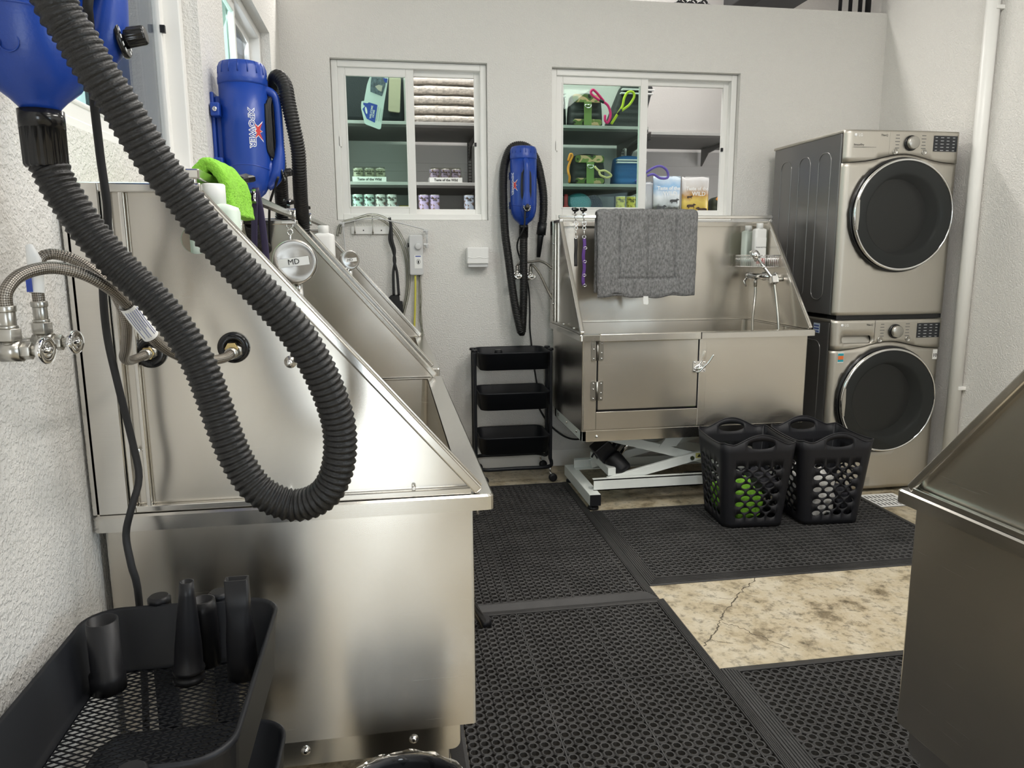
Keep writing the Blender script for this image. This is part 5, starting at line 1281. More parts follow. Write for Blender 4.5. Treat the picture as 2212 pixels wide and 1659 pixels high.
def wall_shower(label, c, r, name_print=True, face=(0, -1, 0), tilt=0.0):
    """hand shower parked on a tub end panel, its back towards the camera"""
    t = thing('hand_shower', label, 'shower head', c); f = Vector(face).normalized()
    up = Vector((0, 0, 1)); M = face_M((0, 0, 0), Vector((0, 0, 1)).cross(f), (0, 0, 1)) if abs(f.z) < 0.9 else None
    q = f.to_track_quat('Z', 'Y').to_matrix().to_4x4()
    build('shower_head', MB().lathe([(r*0.90, -0.034), (r*0.99, -0.030), (r, -0.024), (r, -0.004), (r*0.965, 0.0), (r*0.90, 0.0005), (r*0.6, -0.002), (0.001, -0.003)], 48, q), TURNED, t)
    mb = MB().tube([Vector((0.0, 0, -r*0.8))-f*0.018, Vector((0.004, 0, -r-0.03))-f*0.026, Vector((0.01, 0, -r-0.16))-f*0.030], 0.010, 14, radii=[0.011, 0.010, 0.009]); build('shower_wand', mb, CHROME, t)
    mb = MB().box(-0.014, 0.026, 0.018, 0.062, -r-0.085, -r-0.05); build('holder', mb, CHROME, t, bevel=0.004)
    if name_print:
        w_ = r*0.68; hh = r*0.19
        Mx = Matrix.Rotation(math.radians(-7), 4, 'Y')
        mb = MB().box(-w_, w_, -0.0022, -0.0012, -hh, hh, Mx); lb = build('name_label', mb, WHITELABEL, t)
        build('label_letters', text_mb('MD', 0.0150, 0.0003).xf(Mx @ face_M((0, -0.0026, 0), (1, 0, 0), (0, 0, 1))), INK, lb)
    return t
wall_shower('round steel shower head with MD label behind the near tub sloping panel', (-0.183, 1.525, 1.356), 0.0435)
wall_shower('small round steel shower head on the farther left tub', (-0.155, 3.165, 1.347), 0.0400, True, (0.25, -0.97, 0))
PGREEN = mat('pale_green_plastic', (0.70, 0.80, 0.70), 0.4)
wire_caddy('chrome wire caddy inside the near tub end panel holding two pale bottles', -0.500, -0.240, 1.452, 1.562, 1.262, 1.325, 'y')
bottle('pale green-white bottle with wide cap behind the near tub end panel, below the green towel', (-0.316, 1.484, 1.2635), PGREEN, 0.044, 0.029, 0.200, 0.036)
bottle('pale bottle seen through the round hole in the near tub end panel', (-0.447, 1.508, 1.2635), PGREEN, 0.037, 0.034, 0.190, 0.036)
wire_caddy('chrome wire caddy inside the farther left tub holding a white bottle', -0.36, -0.16, 3.062, 3.165, 1.255, 1.315, 'y')
bottle('white bottle with cap in the farther left tub', (-0.252, 3.112, 1.2565), WHITEP, 0.042, 0.034, 0.198, 0.030)
# lime towel folded over the near end of the near tub rail
mb = MB(); P = smooth_path([(-0.296, 1.635, 1.445), (-0.300, 1.635, 1.475), (-0.308, 1.635, 1.515), (-0.333, 1.635, 1.545), (-0.356, 1.635, 1.518), (-0.364, 1.635, 1.48), (-0.366, 1.635, 1.445)], 0.005)
rings = []
for i, p in enumerate(P):
    ring = []; t_ = (P[min(i+1, len(P)-1)]-P[max(i-1, 0)]).normalized(); nrm = Vector((0, 1, 0)).cross(t_).normalized()
    for j in range(56):
        a = 2*PI*j/56; f = math.cos(a); sd = 1 if math.sin(a) >= 0 else -1
        th_ = 0.010*sd*min(1, abs(math.sin(a))*3.5)
        ring.append(p+Vector((0, f*(0.110+0.006*noise.noise(Vector((i*0.15, f*3, 0)))), 0))+nrm*(th_+0.007*noise.noise(Vector((i*0.10, f*5, 2)))+0.0022*noise.noise(Vector((i*0.9, f*34, sd)))))
    rings.append(ring)
mb.ring_loft(rings)
props(build('draped_towel', mb, GREENTOWEL), 'lime green towel folded over the near end of the near tub rail', 'towel')

# ------------------------------------------------------------------ things on the back wall
yb = YB
t = thing('hook_rack', 'small white three-hook rack under the left window of the back wall', 'hook rack', (-0.084, yb, 1.51))
build('rack_board', MB().box(-0.126, 0.126, -0.014, 0, -0.022, 0.022), VINYL, t, bevel=0.002)
for dx in (-0.104, 0.0, 0.100):
    mb = MB().tube(smooth_path([(dx, -0.014, -0.012), (dx, -0.030, -0.020), (dx, -0.044, 0.0), (dx, -0.040, 0.05), (dx, -0.040, 0.078)], 0.006), 0.0034, 8); mb.tube([(dx, -0.014, -0.01), (dx, -0.026, -0.024), (dx, -0.036, -0.016)], 0.004, 8); mb.ball((dx, -0.036, -0.012), 0.006, n=10, m=6); build('hook', mb, NICKEL, t)
for dx in (-0.055, 0.05): build('screw_hole', MB().cyl((dx, -0.0142, 0), (dx, -0.0152, 0), 0.004, n=10), INK, t)
t = thing('black_strap', 'black strap with pouch hanging from the right hook of the rack', 'strap', (0.016, yb-0.04, 1.56))
mb = MB()
mb.tube(smooth_path([(0.016, 4.540, 1.582), (0.022, 4.533, 1.53), (0.012, 4.53, 1.457), (0.030, 4.53, 1.392), (0.040, 4.53, 1.333), (0.028, 4.53, 1.26), (0.026, 4.53, 1.126)], 0.012), 0.008, 8, flat=0.2, up=(1, 0.001, 0))
mb.tube(smooth_path([(0.016, 4.540, 1.584), (0.024, 4.527, 1.53), (0.026, 4.525, 1.457), (0.040, 4.525, 1.392), (0.034, 4.525, 1.333), (0.049, 4.525, 1.26), (0.056, 4.525, 1.126)], 0.012), 0.008, 8, flat=0.2, up=(1, 0.001, 0))
build('webbing', mb, BLACKNYLON, t, world=True)
q = [(-0.012, 1.105), (0.010, 1.128), (0.060, 1.128), (0.062, 1.092), (0.078, 1.090), (0.080, 0.93), (0.088, 0.90), (0.05, 0.885), (0.0, 0.94)]
build('pouch', MB().prism(q, (0, 4.535, 0), (1, 0, 0), (0, 0, 1), (0, 0.028, 0)), BLACKNYLON, t, world=True, bevel=0.004)
build('clear_tube_coil', MB(), CLEARTUBE) if False else None
P = smooth_path([(-0.275, 4.545, 1.49), (-0.258, 4.55, 1.553), (-0.184, 4.548, 1.577), (-0.09, 4.520, 1.600), (-0.003, 4.545, 1.578), (0.068, 4.55, 1.502), (0.109, 4.55, 1.406), (0.125, 4.56, 1.295), (0.117, 4.56, 1.145), (0.083, 4.55, 1.01), (0.066, 4.53, 0.90), (0.10, 4.51, 0.82), (0.17, 4.50, 0.76), (0.20, 4.50, 0.62)], 0.012)
mb = MB().tube(P, 0.0065, 10); mb.tube([p+Vector((-0.016, 0.008, -0.014)) for p in P], 0.0065, 10)
props(build('clear_tubing', mb, CLEARTUBE), 'clear plastic tubing looped round the hook rack and down the wall', 'tubing')
t = thing('supply_pipe', 'thin grey pipe with elbows above the hook rack, feeding the dispenser', 'pipe', (0.0, 4.54, 1.54))
mb = MB().tube(smooth_path([(-0.255, 4.545, 1.545), (-0.236, 4.545, 1.556), (-0.09, 4.510, 1.578), (0.04, 4.515, 1.559), (0.216, 4.53, 1.516)], 0.012), 0.0038, 8); mb.tube(smooth_path([(-0.256, 4.548, 1.55), (-0.251, 4.548, 1.466), (-0.246, 4.543, 1.393), (-0.225, 4.50, 1.36)], 0.012), 0.0042, 8); mb.cyl((0.234, 4.54, 1.50), (0.234, 4.54, 1.42), 0.0048, n=10); build('thin_pipe', mb, GREYP, t, world=True)
for c in ((-0.255, 4.548, 1.548), (0.232, 4.54, 1.506), (0.232, 4.54, 1.424)):
    mb = MB().cyl((c[0], c[1], c[2]-0.018), (c[0], c[1], c[2]+0.010), 0.0088, n=12); mb.cyl((c[0]-0.020, c[1], c[2]+0.001), (c[0]+0.008, c[1], c[2]+0.001), 0.0088, n=12); build('elbow_fitting', mb, GREYP, t, world=True, bevel=0.001)
t = thing('chemical_dispenser', 'light grey shampoo mixing dispenser box on the back wall with a dial', 'dispenser', (0.167, yb, 1.36))
mb = MB().prism(rrect(-0.041, 0.041, -0.115, 0.122, 0.012, 5), (0, 0, 0), (1, 0, 0), (0, 0, 1), (0, -0.052, 0)); bx = build('dispenser_box', mb, GREYP, t, bevel=0.006)
build('dispenser_dial', MB().lathe([(0.020, 0), (0.019, 0.014), (0.016, 0.016), (0.001, 0.016)], 24, face_M((0.012, -0.052, 0.055), (1, 0, 0), (0, 0, 1))), GREYP, bx)
build('side_button', MB().cyl((-0.040, -0.03, 0.063), (-0.050, -0.03, 0.063), 0.013, n=16), BLACK, bx)
lb = build('front_label', MB().box(-0.012, 0.034, -0.0535, -0.0515, -0.075, 0.004), WHITELABEL, bx)
mb = MB().box(-0.006, 0.026, -0.0542, -0.0536, -0.006, 0.0); build('label_heading', mb, INKBLUE, lb)
mb = MB().tube([(0.011+0.0105*math.cos(a), -0.0538, -0.035+0.0145*math.sin(a)) for a in [2*PI*k/20 for k in range(20)]], 0.0009, 5, closed=True); mb.box(0.007, 0.015, -0.0542, -0.0536, -0.046, -0.028); build('label_symbol', mb, INK, lb)
props(build('yellow_tube', MB().tube(smooth_path([(0.158, 4.545, 1.246), (0.156, 4.55, 1.15), (0.150, 4.555, 1.02), (0.144, 4.55, 0.92), (0.150, 4.54, 0.84), (0.16, 4.53, 0.60), (0.17, 4.53, 0.30)], 0.02), 0.0062, 10), YELLOWTUBE), 'yellow tube running down from the dispenser box', 'tubing')
mb = MB().tube(smooth_path([(0.176, 4.545, 1.246), (0.180, 4.55, 1.10), (0.189, 4.555, 0.95), (0.186, 4.54, 0.84), (0.19, 4.53, 0.60), (0.20, 4.53, 0.30)], 0.02), 0.0055, 10); mb.tube(smooth_path([(0.186, 4.545, 1.246), (0.190, 4.555, 1.10), (0.180, 4.56, 0.98), (0.20, 4.55, 0.86), (0.215, 4.53, 0.60), (0.23, 4.53, 0.30)], 0.02), 0.005, 10)
props(build('clear_tubes', mb, CLEARTUBE), 'pair of clear tubes running down beside the yellow tube', 'tubing')
t = thing('paper_towel_dispenser', 'small white dispenser with paper towels on the back wall', 'paper towel dispenser', (0.536, yb, 1.29))
build('dispenser_shelf', MB().box(-0.060, 0.060, -0.070, 0, 0.0, 0.020), GREYP, t, bevel=0.003)
mb = MB(); n = 20; V = []; F = []
pp = MB().box(-0.066, 0.064, -0.080, -0.004, 0.020, 0.118); build('towel_stack', pp, PAPER, t, bevel=0.006)
for k in (1,): build('towel_fold', MB().tube([(-0.066+0.13*i/14, -0.0805, 0.034+0.022*k+0.003*math.sin(i*0.9+k)) for i in range(15)], 0.0022, 6), PAPER, t)
# shelf of light through the top of the partition: things beyond the wall top
t = thing('hanging_canopy', 'black angular box beyond the top of the back wall', 'box', (2.60, 5.0, 2.985))
build('canopy_body', MB().prism([(-0.15, 0), (0.15, 0), (0.255, 0.068), (0.255, 0.615), (-0.227, 0.615), (-0.227, 0.046)], (0, -0.25, 0), (1, 0, 0), (0, 0, 1), (0, 0.5, 0)), BLACKNYLON, t, bevel=0.006)
for k, (dx, w_) in enumerate(((0.0, 0.011), (0.077, 0.012), (0.152, 0.013), (0.213, 0.018))):
    x = 2.885+dx*0.91
    props(build('black_conduit', MB().cyl((x, YB+0.06, 2.858), (x, YB+0.06, 3.6), w_, n=14), BLACK), 'black vertical conduit rising from the back wall top, %s from the left' % ('first', 'second', 'third', 'fourth')[k], 'conduit', 'conduits above the back wall')
mb = MB()
for k in range(10): mb.tube(smooth_path([(1.77+0.02*k, 4.63, 2.860), (1.78+0.024*k, 4.64, 2.875+0.014*(k % 3)), (1.84+0.02*k, 4.65, 2.870), (1.90+0.01*k, 4.66, 2.860)], 0.02), 0.007, 6)
props(build('cable_bundle', mb, BLACK), 'tangle of cables lying on top of the back wall', 'cable')
# ------------------------------------------------------------------ shop shelves and goods seen through the two back windows
SA, SB, SCC = 2.222, 1.838, 1.562; Y1, Y2 = 5.10, 5.73
def shelf(label, x0, x1, z, y1=Y1):
    t = thing('shop_shelf', label, 'shelf', ((x0+x1)/2, (y1+YS)/2, z)); 
    build('shelf_board', MB().box(x0, x1, y1+0.012, YS-0.03, z-0.034, z), DARKSHELF, t, world=True, bevel=0.002)
    build('price_channel', MB().box(x0, x1, y1, y1+0.012, z-0.018, z+0.002), LIP, t, world=True, bevel=0.002)
    for k in range(int((x1-x0)/1.2)+2):
        x = x0+0.02+(x1-x0-0.04)*k/(int((x1-x0)/1.2)+1)
        build('shelf_bracket', MB().prism([(YS-0.03, z-0.030), (y1+0.08, z-0.030), (y1+0.08, z-0.045), (YS-0.15, z-0.075), (YS-0.03, z-0.16)], (x-0.006, 0, 0), (0, 1, 0), (0, 0, 1), (0.012, 0, 0)), DARKSHELF, t, world=True)
    return t
shelf('top dark shop shelf with fleeces and dog packs, seen through both windows', -0.54, 1.80, SA)
shelf('middle dark shop shelf with can trays, seen through both windows', -0.54, 1.785, SB)
shelf('lowest dark shop shelf with stacked cans at the window sill level', -0.54, 3.10, SCC)
shelf('empty dark shop shelf at the upper right of the right window', 1.84, 3.10, SA-0.02, 5.16)
for k, (x, lb) in enumerate(((0.63, 'slotted dark shelf upright seen in the right pane of the left window'), (1.82, 'slotted dark shelf upright seen behind the right window'), (-0.30, 'slotted dark shelf upright behind the left edge of the left window'))):
    t = thing('shelf_upright', lb, 'shelf upright', (x, YS-0.02, 0))
    build('upright_post', MB().box(-0.016, 0.016, -0.015, 0.018, 0.0, 2.9), DARKSHELF, t)
    mb = MB()
    for i in range(46):
        mb.box(-0.008, -0.003, -0.0165, -0.0145, 1.45+0.022*i, 1.462+0.022*i); mb.box(0.003, 0.008, -0.0165, -0.0145, 1.45+0.022*i, 1.462+0.022*i)
    build('slots', mb, LIP, t)
# cans
def canmat(name, base, art):
    m, nt, b = newmat(name); tc = N(nt, 'ShaderNodeTexCoord'); n = N(nt, 'ShaderNodeTexNoise'); n.inputs['Scale'].default_value = 38; n.inputs['Detail'].default_value = 3
    nt.links.new(tc.outputs['Object'], n.inputs['Vector']); r = N(nt, 'ShaderNodeValToRGB'); e = r.color_ramp.elements
    e[0].position = 0.40; e[0].color = (*art, 1); e[1].position = 0.50; e[1].color = (*base, 1); nt.links.new(n.outputs['Fac'], r.inputs[0]); nt.links.new(r.outputs[0], b.inputs['Base Color']); b.inputs['Roughness'].default_value = 0.4
    return m
CANM = {'teal': canmat('pale_teal_can_label', (0.62, 0.78, 0.74), (0.10, 0.07, 0.05)), 'dark': canmat('white_brown_can_label', (0.72, 0.72, 0.70), (0.14, 0.07, 0.05)), 'lilac': canmat('lilac_can_label', (0.62, 0.55, 0.82), (0.25, 0.16, 0.10)),
        'blue': canmat('pale_blue_can_label', (0.66, 0.74, 0.90), (0.20, 0.12, 0.08)), 'yellow': canmat('yellow_can_label', (0.80, 0.66, 0.10), (0.30, 0.22, 0.03)), 'cream': canmat('cream_can_label', (0.78, 0.78, 0.66), (0.55, 0.56, 0.45))}
LID = mat('can_lid_metal', (0.70, 0.70, 0.68), 0.3, 0.8)
PROTO = {}
def can(kind, label, x, y, z, r, h, grp):
    key = (kind, r, h)
    if key in PROTO: return copy_tree(PROTO[key], (x, y, z), label, None, grp)
    t = thing('food_can', label, 'can', (x, y, z), 0, grp)
    build('can_body', MB().lathe([(r*0.97, 0), (r, 0.003), (r*0.975, 0.008), (r*0.975, h-0.008), (r, h-0.003), (r*0.97, h)], 28), CANM[kind], t)
    build('can_lid', MB().lathe([(r*0.99, h-0.004), (r*1.01, h-0.002), (r*1.0, h+0.0015), (r*0.93, h+0.0015), (r*0.92, h-0.001), (0.001, h-0.001)], 28), LID, t)
    tx = text_mb('Taste of the\nWild', 0.0155, 0.0002, bold=0.0004)
    tx.v = [((r+0.0004)*math.sin(v[0]/r), -(r+0.0004)*math.cos(v[0]/r), h*0.70+v[1]) for v in tx.v]
    build('can_lettering', tx, INK if kind in ('lilac', 'yellow', 'blue', 'cream') else INK, t)
    PROTO[key] = t; return t
r, h = 0.0345, 0.098
ordn = ['first', 'second', 'third', 'fourth', 'fifth']
for i, x in enumerate((-0.262, -0.187, -0.112, -0.038, 0.036)):
    for k in range(2):
        kd = 'teal' if i < 3 else 'dark'
        can(kd, ('%s can from the left in the %s row, left pane of the left window' % (ordn[i], 'lower' if k == 0 else 'upper')), x, 5.155, SCC+0.0002+k*(h+0.002), r, h, 'stacked cans behind the left window')
for i, (x, n_, kd) in enumerate(((0.249, 2, 'lilac'), (0.322, 2, 'lilac'), (0.395, 1, 'lilac'), (0.555, 2, 'blue'), (0.632, 2, 'blue'))):
    for k in range(n_):
        wh = ('single low lilac can' if n_ == 1 else '%s %s can, %s pair from the left' % ('lower' if k == 0 else 'upper', 'lilac' if kd == 'lilac' else 'pale blue', ('first', 'second', '', 'third', 'fourth')[i]))
        can(kd, wh+', right pane of the left window', x, 5.155, SCC+0.0002+k*(h+0.002), r, h, 'stacked cans behind the left window')
for i, (x, n_) in enumerate(((1.548, 1), (1.625, 2), (1.700, 2))):
    for k in range(n_):
        wh = 'single low yellow can' if n_ == 1 else '%s yellow can of the %s stack' % ('lower' if k == 0 else 'upper', 'left' if i == 1 else 'right')
        can('yellow', wh+' behind the right window', x, 5.155, SCC+0.0002+k*(h+0.002), r, h, 'yellow cans behind the right window')
def tray(label, x, z, kind, side):
    t = thing('can_tray', label, 'tray', (x, 5.17, z))
    mb = MB().box(-0.112, 0.112, -0.062, -0.060, 0, 0.034); mb.box(-0.112, 0.112, -0.062, 0.062, 0, 0.002); mb.box(-0.112, -0.110, -0.062, 0.062, 0, 0.034); mb.box(0.110, 0.112, -0.062, 0.062, 0, 0.034); mb.box(-0.112, 0.112, 0.060, 0.062, 0, 0.034)
    build('tray_box', mb, WHITELABEL, t); build('tray_lettering', text_mb('Taste of the Wild', 0.022, 0.0002, bold=0.0006).xf(face_M((0, -0.0626, 0.017), (1, 0, 0), (0, 0, 1))), INK, t)
    build('shrink_film', MB().prism([(-0.110, 0.03), (0.110, 0.03), (0.100, 0.097), (-0.100, 0.097)], (0, -0.0585, 0), (1, 0, 0), (0, 0, 1), (0, 0.001, 0)), CLEARTUBE, t)
    for i in range(3):
        can(kind, '%s can in the white tray, %s pane of the left window' % (('left', 'middle', 'right')[i], side), x-0.072+0.072*i, 5.165, z+0.0022, 0.033, 0.088, 'cans in the white trays')
tray('white can tray with pale cream cans, left pane of the left window', -0.104, SB, 'cream', 'left')
tray('white can tray with lilac cans, right pane of the left window', 0.398, SB, 'lilac', 'right')
# fleeces
SHAG = mat('shaggy_cream_fleece', (0.74, 0.68, 0.62), 0.95, var=0.34, vscale=45, bump=1.0, bscale=120, stretch=(1, 1, 1.6), detail=6)
for k in range(5):
    mb = MB().ball((0.405, 5.36, SA+0.034+0.062*k), 0.255, 0.20, 0.0315, 110, 34, fn=lambda d: 1+0.05*noise.noise(d*9+Vector((k*3, 0, 0)))+0.05*noise.noise(d*40)+0.03*noise.noise(d*90))
    cc = Vector((0.405, 5.36, SA+0.034+0.062*k)); mb.v = [(cc.x+0.245*math.tanh((p[0]-cc.x)/0.245*2.2)*1.03, cc.y+0.20*math.tanh((p[1]-cc.y)/0.2*2.2)*1.03, cc.z+(p[2]-cc.z)*0.92+0.004*noise.noise(Vector(p)*30)) for p in mb.v]
    props(build('folded_fleece', mb, SHAG), 'cream shaggy folded fleece, %s of the five stacked behind the left window' % ('bottom', 'second from bottom', 'middle', 'second from top', 'top')[k], 'blanket', 'cream fleeces stacked on the top shelf')
mb = MB().box(-0.06, 0.50, 5.14, 5.55, SA+0.001, SA+0.001)
t = thing('dark_pet_carrier', 'dark pet carrier bed filling the upper left of the left window', 'pet carrier', (-0.12, 5.42, SA+0.003))
build('carrier_body', MB().box(-0.30, 0.26, -0.20, 0.25, 0.0, 0.55), mat('dark_carrier_fabric', (0.020, 0.024, 0.030), 0.7, bump=0.3, bscale=120), t, bevel=0.04, segs=4)
mb = MB().prism(rrect(-0.038, 0.038, -0.02, 0.20, 0.010, 3), (0.192, -0.24, 0.09), (1, 0, -0.10), (0.06, 0, 1), (0, 0.03, 0)); build('beige_flap', mb, mat('beige_vinyl_flap', (0.50, 0.44, 0.32), 0.5), t, label='beige vinyl flap')
# swing tag with the house
t = thing('hang_tag', 'tilted white product tag with a blue house, in the left window', 'tag', (-0.055, 4.99, 2.30))
def TP(a, b): return ((740+a/10.37), (140+b/10.37))
def wp(a, b, l=0.0):
    # tag plane at y = 4.99: tag-relative millimetre drawing
    return (-0.136+(a-378)*0.0002735, 4.99-l, 2.487-(b-198)*0.0002735)
ol = [(640, 198), (1000, 205), (1025, 240), (1015, 300), (900, 870), (812, 1390), (795, 1415), (760, 1422), (470, 1318), (440, 1290), (420, 1190), (375, 970), (378, 890), (390, 810), (450, 800), (470, 700), (530, 440), (580, 310)]
cd_ = mat('pale_tag_card', (0.72, 0.80, 0.80), 0.5)
tg = build('tag_card', MB().sheet(ol, [], lambda a, b: wp(a, b)), cd_, t, world=True, solid=0.001)
build('house_shape', MB().sheet([(425, 840), (520, 855), (560, 832), (750, 885), (675, 1280), (495, 1195), (405, 980), (465, 915), (430, 890)], [], lambda a, b: wp(a, b, 0.0026)), TAGBLUE, t, world=True)
build('house_oval', MB().sheet([(488+24*math.cos(q*0.314+0.0)+10*math.sin(q*0.314), 1010+78*math.sin(q*0.314)) for q in range(20)], [], lambda a, b: wp(a, b, 0.0032)), WHITELABEL, t, world=True)
for s_, x_, y_ in (('WELCOME', 605, 1045), ('HOME', 655, 1080)):
    c_ = wp(x_, y_, 0.0034); build('tag_lettering', text_mb(s_, 0.0165, 0.0002, bold=0.0004).xf(face_M(c_, (0.20, 0, 1), (-1, 0, 0.20))), INKWHITE, t, world=True)
build('tag_picture', MB().sheet([(640, 260), (800, 215), (960, 300), (940, 470), (860, 690), (600, 600), (610, 430)], [], lambda a, b: wp(a, b, 0.0026)), mat('grey_picture_print', (0.12, 0.15, 0.19), 0.5, var=0.5, vscale=60), t, world=True)
build('tag_dog', MB().sheet([(710, 480), (790, 440), (880, 460), (850, 590), (780, 560)], [], lambda a, b: wp(a, b, 0.0034)), mat('pale_dog_print', (0.55, 0.50, 0.44), 0.6), t, world=True)
build('tag_corner', MB().sheet([(895, 290), (1000, 300), (980, 400), (930, 380)], [], lambda a, b: wp(a, b, 0.0032)), TAGBLUE, t, world=True)
ln = MB()
for k, x_ in enumerate((740, 790, 835)):
    a_, b_2 = wp(x_+30, 930+20*k, 0.0030), wp(x_-25, 1230+20*k, 0.0030); ln.tube([a_, b_2], 0.0006, 5)
build('tag_small_print', ln, INK, t, world=True)
build('tag_tie', MB().tube([wp(760, 205, 0.001), wp(770, 120, -0.02), wp(790, 60, -0.12)], 0.0012, 6), INK, t, world=True)
# food bags
def foodbag(label, x, w, hgt, cols, lines, y=5.16, art=(), artm=None):
    t = thing('pet_food_bag', label, 'pet food bag', (x, y, SCC+0.0002)); rings = []
    for i in range(15):
        f = i/14; th = 0.035*math.sin(PI*min(1, 0.12+f*0.86))**0.6*(1-0.75*f**3); wv_ = w/2*(1-0.03*math.sin(PI*f))
        rings.append([Vector((wv_*math.copysign(abs(math.cos(2*PI*j/32))**0.55, math.cos(2*PI*j/32)), th*math.sin(2*PI*j/32)+0.004*noise.noise(Vector((j, i*1.1, x*9))), f*hgt+(0.006*math.sin(j*0.8) if i == 14 else 0))) for j in range(32)])
    m, nt, b = newmat('printed_bag'); tc = N(nt, 'ShaderNodeTexCoord'); sp = N(nt, 'ShaderNodeSeparateXYZ'); nt.links.new(tc.outputs['Object'], sp.inputs[0])
    n = N(nt, 'ShaderNodeTexNoise'); n.inputs['Scale'].default_value = 16; n.inputs['Detail'].default_value = 5; nt.links.new(tc.outputs['Object'], n.inputs['Vector'])
    ma = N(nt, 'ShaderNodeMath', operation='MULTIPLY_ADD'); ma.inputs[1].default_value = 0.30; nt.links.new(n.outputs['Fac'], ma.inputs[0])
    mz = N(nt, 'ShaderNodeMath', operation='MULTIPLY'); mz.inputs[1].default_value = 1/hgt; nt.links.new(sp.outputs['Z'], mz.inputs[0])
    ms_ = N(nt, 'ShaderNodeMath', operation='SUBTRACT'); ms_.inputs[1].default_value = 0.15; nt.links.new(mz.outputs[0], ms_.inputs[0]); nt.links.new(ms_.outputs[0], ma.inputs[2])
    rp_ = N(nt, 'ShaderNodeValToRGB'); e = rp_.color_ramp.elements
    e[0].position = cols[0][0]; e[0].color = (*cols[0][1], 1); e[1].position = cols[-1][0]; e[1].color = (*cols[-1][1], 1)
    for p_, c_ in cols[1:-1]: q_ = e.new(p_); q_.color = (*c_, 1)
    nt.links.new(ma.outputs[0], rp_.inputs[0]); nt.links.new(rp_.outputs[0], b.inputs['Base Color']); b.inputs['Roughness'].default_value = 0.25
    build('bag_body', MB().ring_loft(rings), m, t)
    for k, (px_, pz_, sc_, fl_) in enumerate(art):
        sh = [(-1.0, 0.30), (-0.95, 0.62), (-0.55, 0.72), (0.25, 0.70), (0.55, 0.92), (0.72, 0.86), (1.05, 0.70), (1.0, 0.58), (0.70, 0.52), (0.62, 0.30), (0.66, -0.10), (0.52, -0.10), (0.46, 0.22), (-0.40, 0.20), (-0.52, -0.10), (-0.66, -0.10), (-0.70, 0.24), (-0.88, 0.10)]
        build('printed_animal', MB().sheet([(a_*sc_*fl_, b_2*sc_) for a_, b_2 in sh], [], lambda u, v: (px_+u, -0.0400-0.0003*k, hgt*pz_+v)), artm, t)
    for k, (s_, sz) in enumerate(lines):
        build('bag_lettering', text_mb(s_, sz, 0.0003, bold=0.0008).xf(face_M((0.012*k, -0.0385, hgt*0.76-0.036*k), (1, 0, 0), (0, 0.06, 1))), INKWHITE, t)
    return t
foodbag('blue and white pet food bag with dark wolves, right pane of the right window', 1.965, 0.205, 0.335, [(0.05, (0.75, 0.75, 0.76)), (0.16, (0.10, 0.12, 0.08)), (0.36, (0.10, 0.11, 0.10)), (0.44, (0.55, 0.60, 0.62)), (0.62, (0.72, 0.76, 0.80)), (0.80, (0.28, 0.48, 0.72)), (0.98, (0.66, 0.76, 0.86))], [('Taste of the', 0.034), ('WILD', 0.040)], art=[(0.045, 0.46, 0.034, 1), (-0.050, 0.32, 0.036, 1), (0.048, 0.27, 0.036, -1)], artm=mat('dark_wolf_print', (0.05, 0.055, 0.06), 0.4, var=0.6, vscale=60))
foodbag('gold and white pet food bag with bison, right pane of the right window', 2.178, 0.205, 0.333, [(0.04, (0.62, 0.42, 0.05)), (0.18, (0.12, 0.06, 0.03)), (0.30, (0.70, 0.48, 0.06)), (0.50, (0.80, 0.60, 0.14)), (0.64, (0.50, 0.26, 0.06)), (0.78, (0.62, 0.58, 0.55)), (0.96, (0.72, 0.70, 0.70))], [('Taste of the', 0.034), ('WILD', 0.040)], art=[(-0.042, 0.36, 0.034, 1), (0.035, 0.27, 0.042, -1), (-0.055, 0.56, 0.022, 1)], artm=mat('brown_bison_print', (0.06, 0.03, 0.015), 0.4, var=0.6, vscale=60))
foodbag('grey pet food bag half hidden by the sliding frame of the right window', 1.835, 0.085, 0.300, [(0.05, (0.55, 0.55, 0.56)), (0.3, (0.06, 0.06, 0.06)), (0.5, (0.55, 0.56, 0.58)), (0.9, (0.62, 0.63, 0.66))], [], 5.20)
# packs and leashes
CAMO, nt_, b_ = newmat('camouflage_fabric'); tc_ = N(nt_, 'ShaderNodeTexCoord'); n_ = N(nt_, 'ShaderNodeTexNoise'); n_.inputs['Scale'].default_value = 13; n_.inputs['Detail'].default_value = 1.5
nt_.links.new(tc_.outputs['Object'], n_.inputs['Vector']); rp = N(nt_, 'ShaderNodeValToRGB'); rp.color_ramp.interpolation = 'CONSTANT'; e = rp.color_ramp.elements
e[0].color = (0.02, 0.02, 0.015, 1); e[1].position = 0.40; e[1].color = (0.10, 0.15, 0.04, 1); q_ = e.new(0.50); q_.color = (0.62, 0.42, 0.24, 1); q_ = e.new(0.60); q_.color = (0.20, 0.26, 0.08, 1)
nt_.links.new(n_.outputs['Fac'], rp.inputs[0]); nt_.links.new(rp.outputs[0], b_.inputs['Base Color']); b_.inputs['Roughness'].default_value = 0.8
BLKFAB = mat('black_quilted_fabric', (0.018, 0.02, 0.022), 0.6, bump=0.3, bscale=90); BLUEFAB = mat('blue_quilted_fabric', (0.01, 0.12, 0.36), 0.6, bump=0.3, bscale=90)
OLIVE = mat('olive_webbing', (0.20, 0.30, 0.09), 0.7)
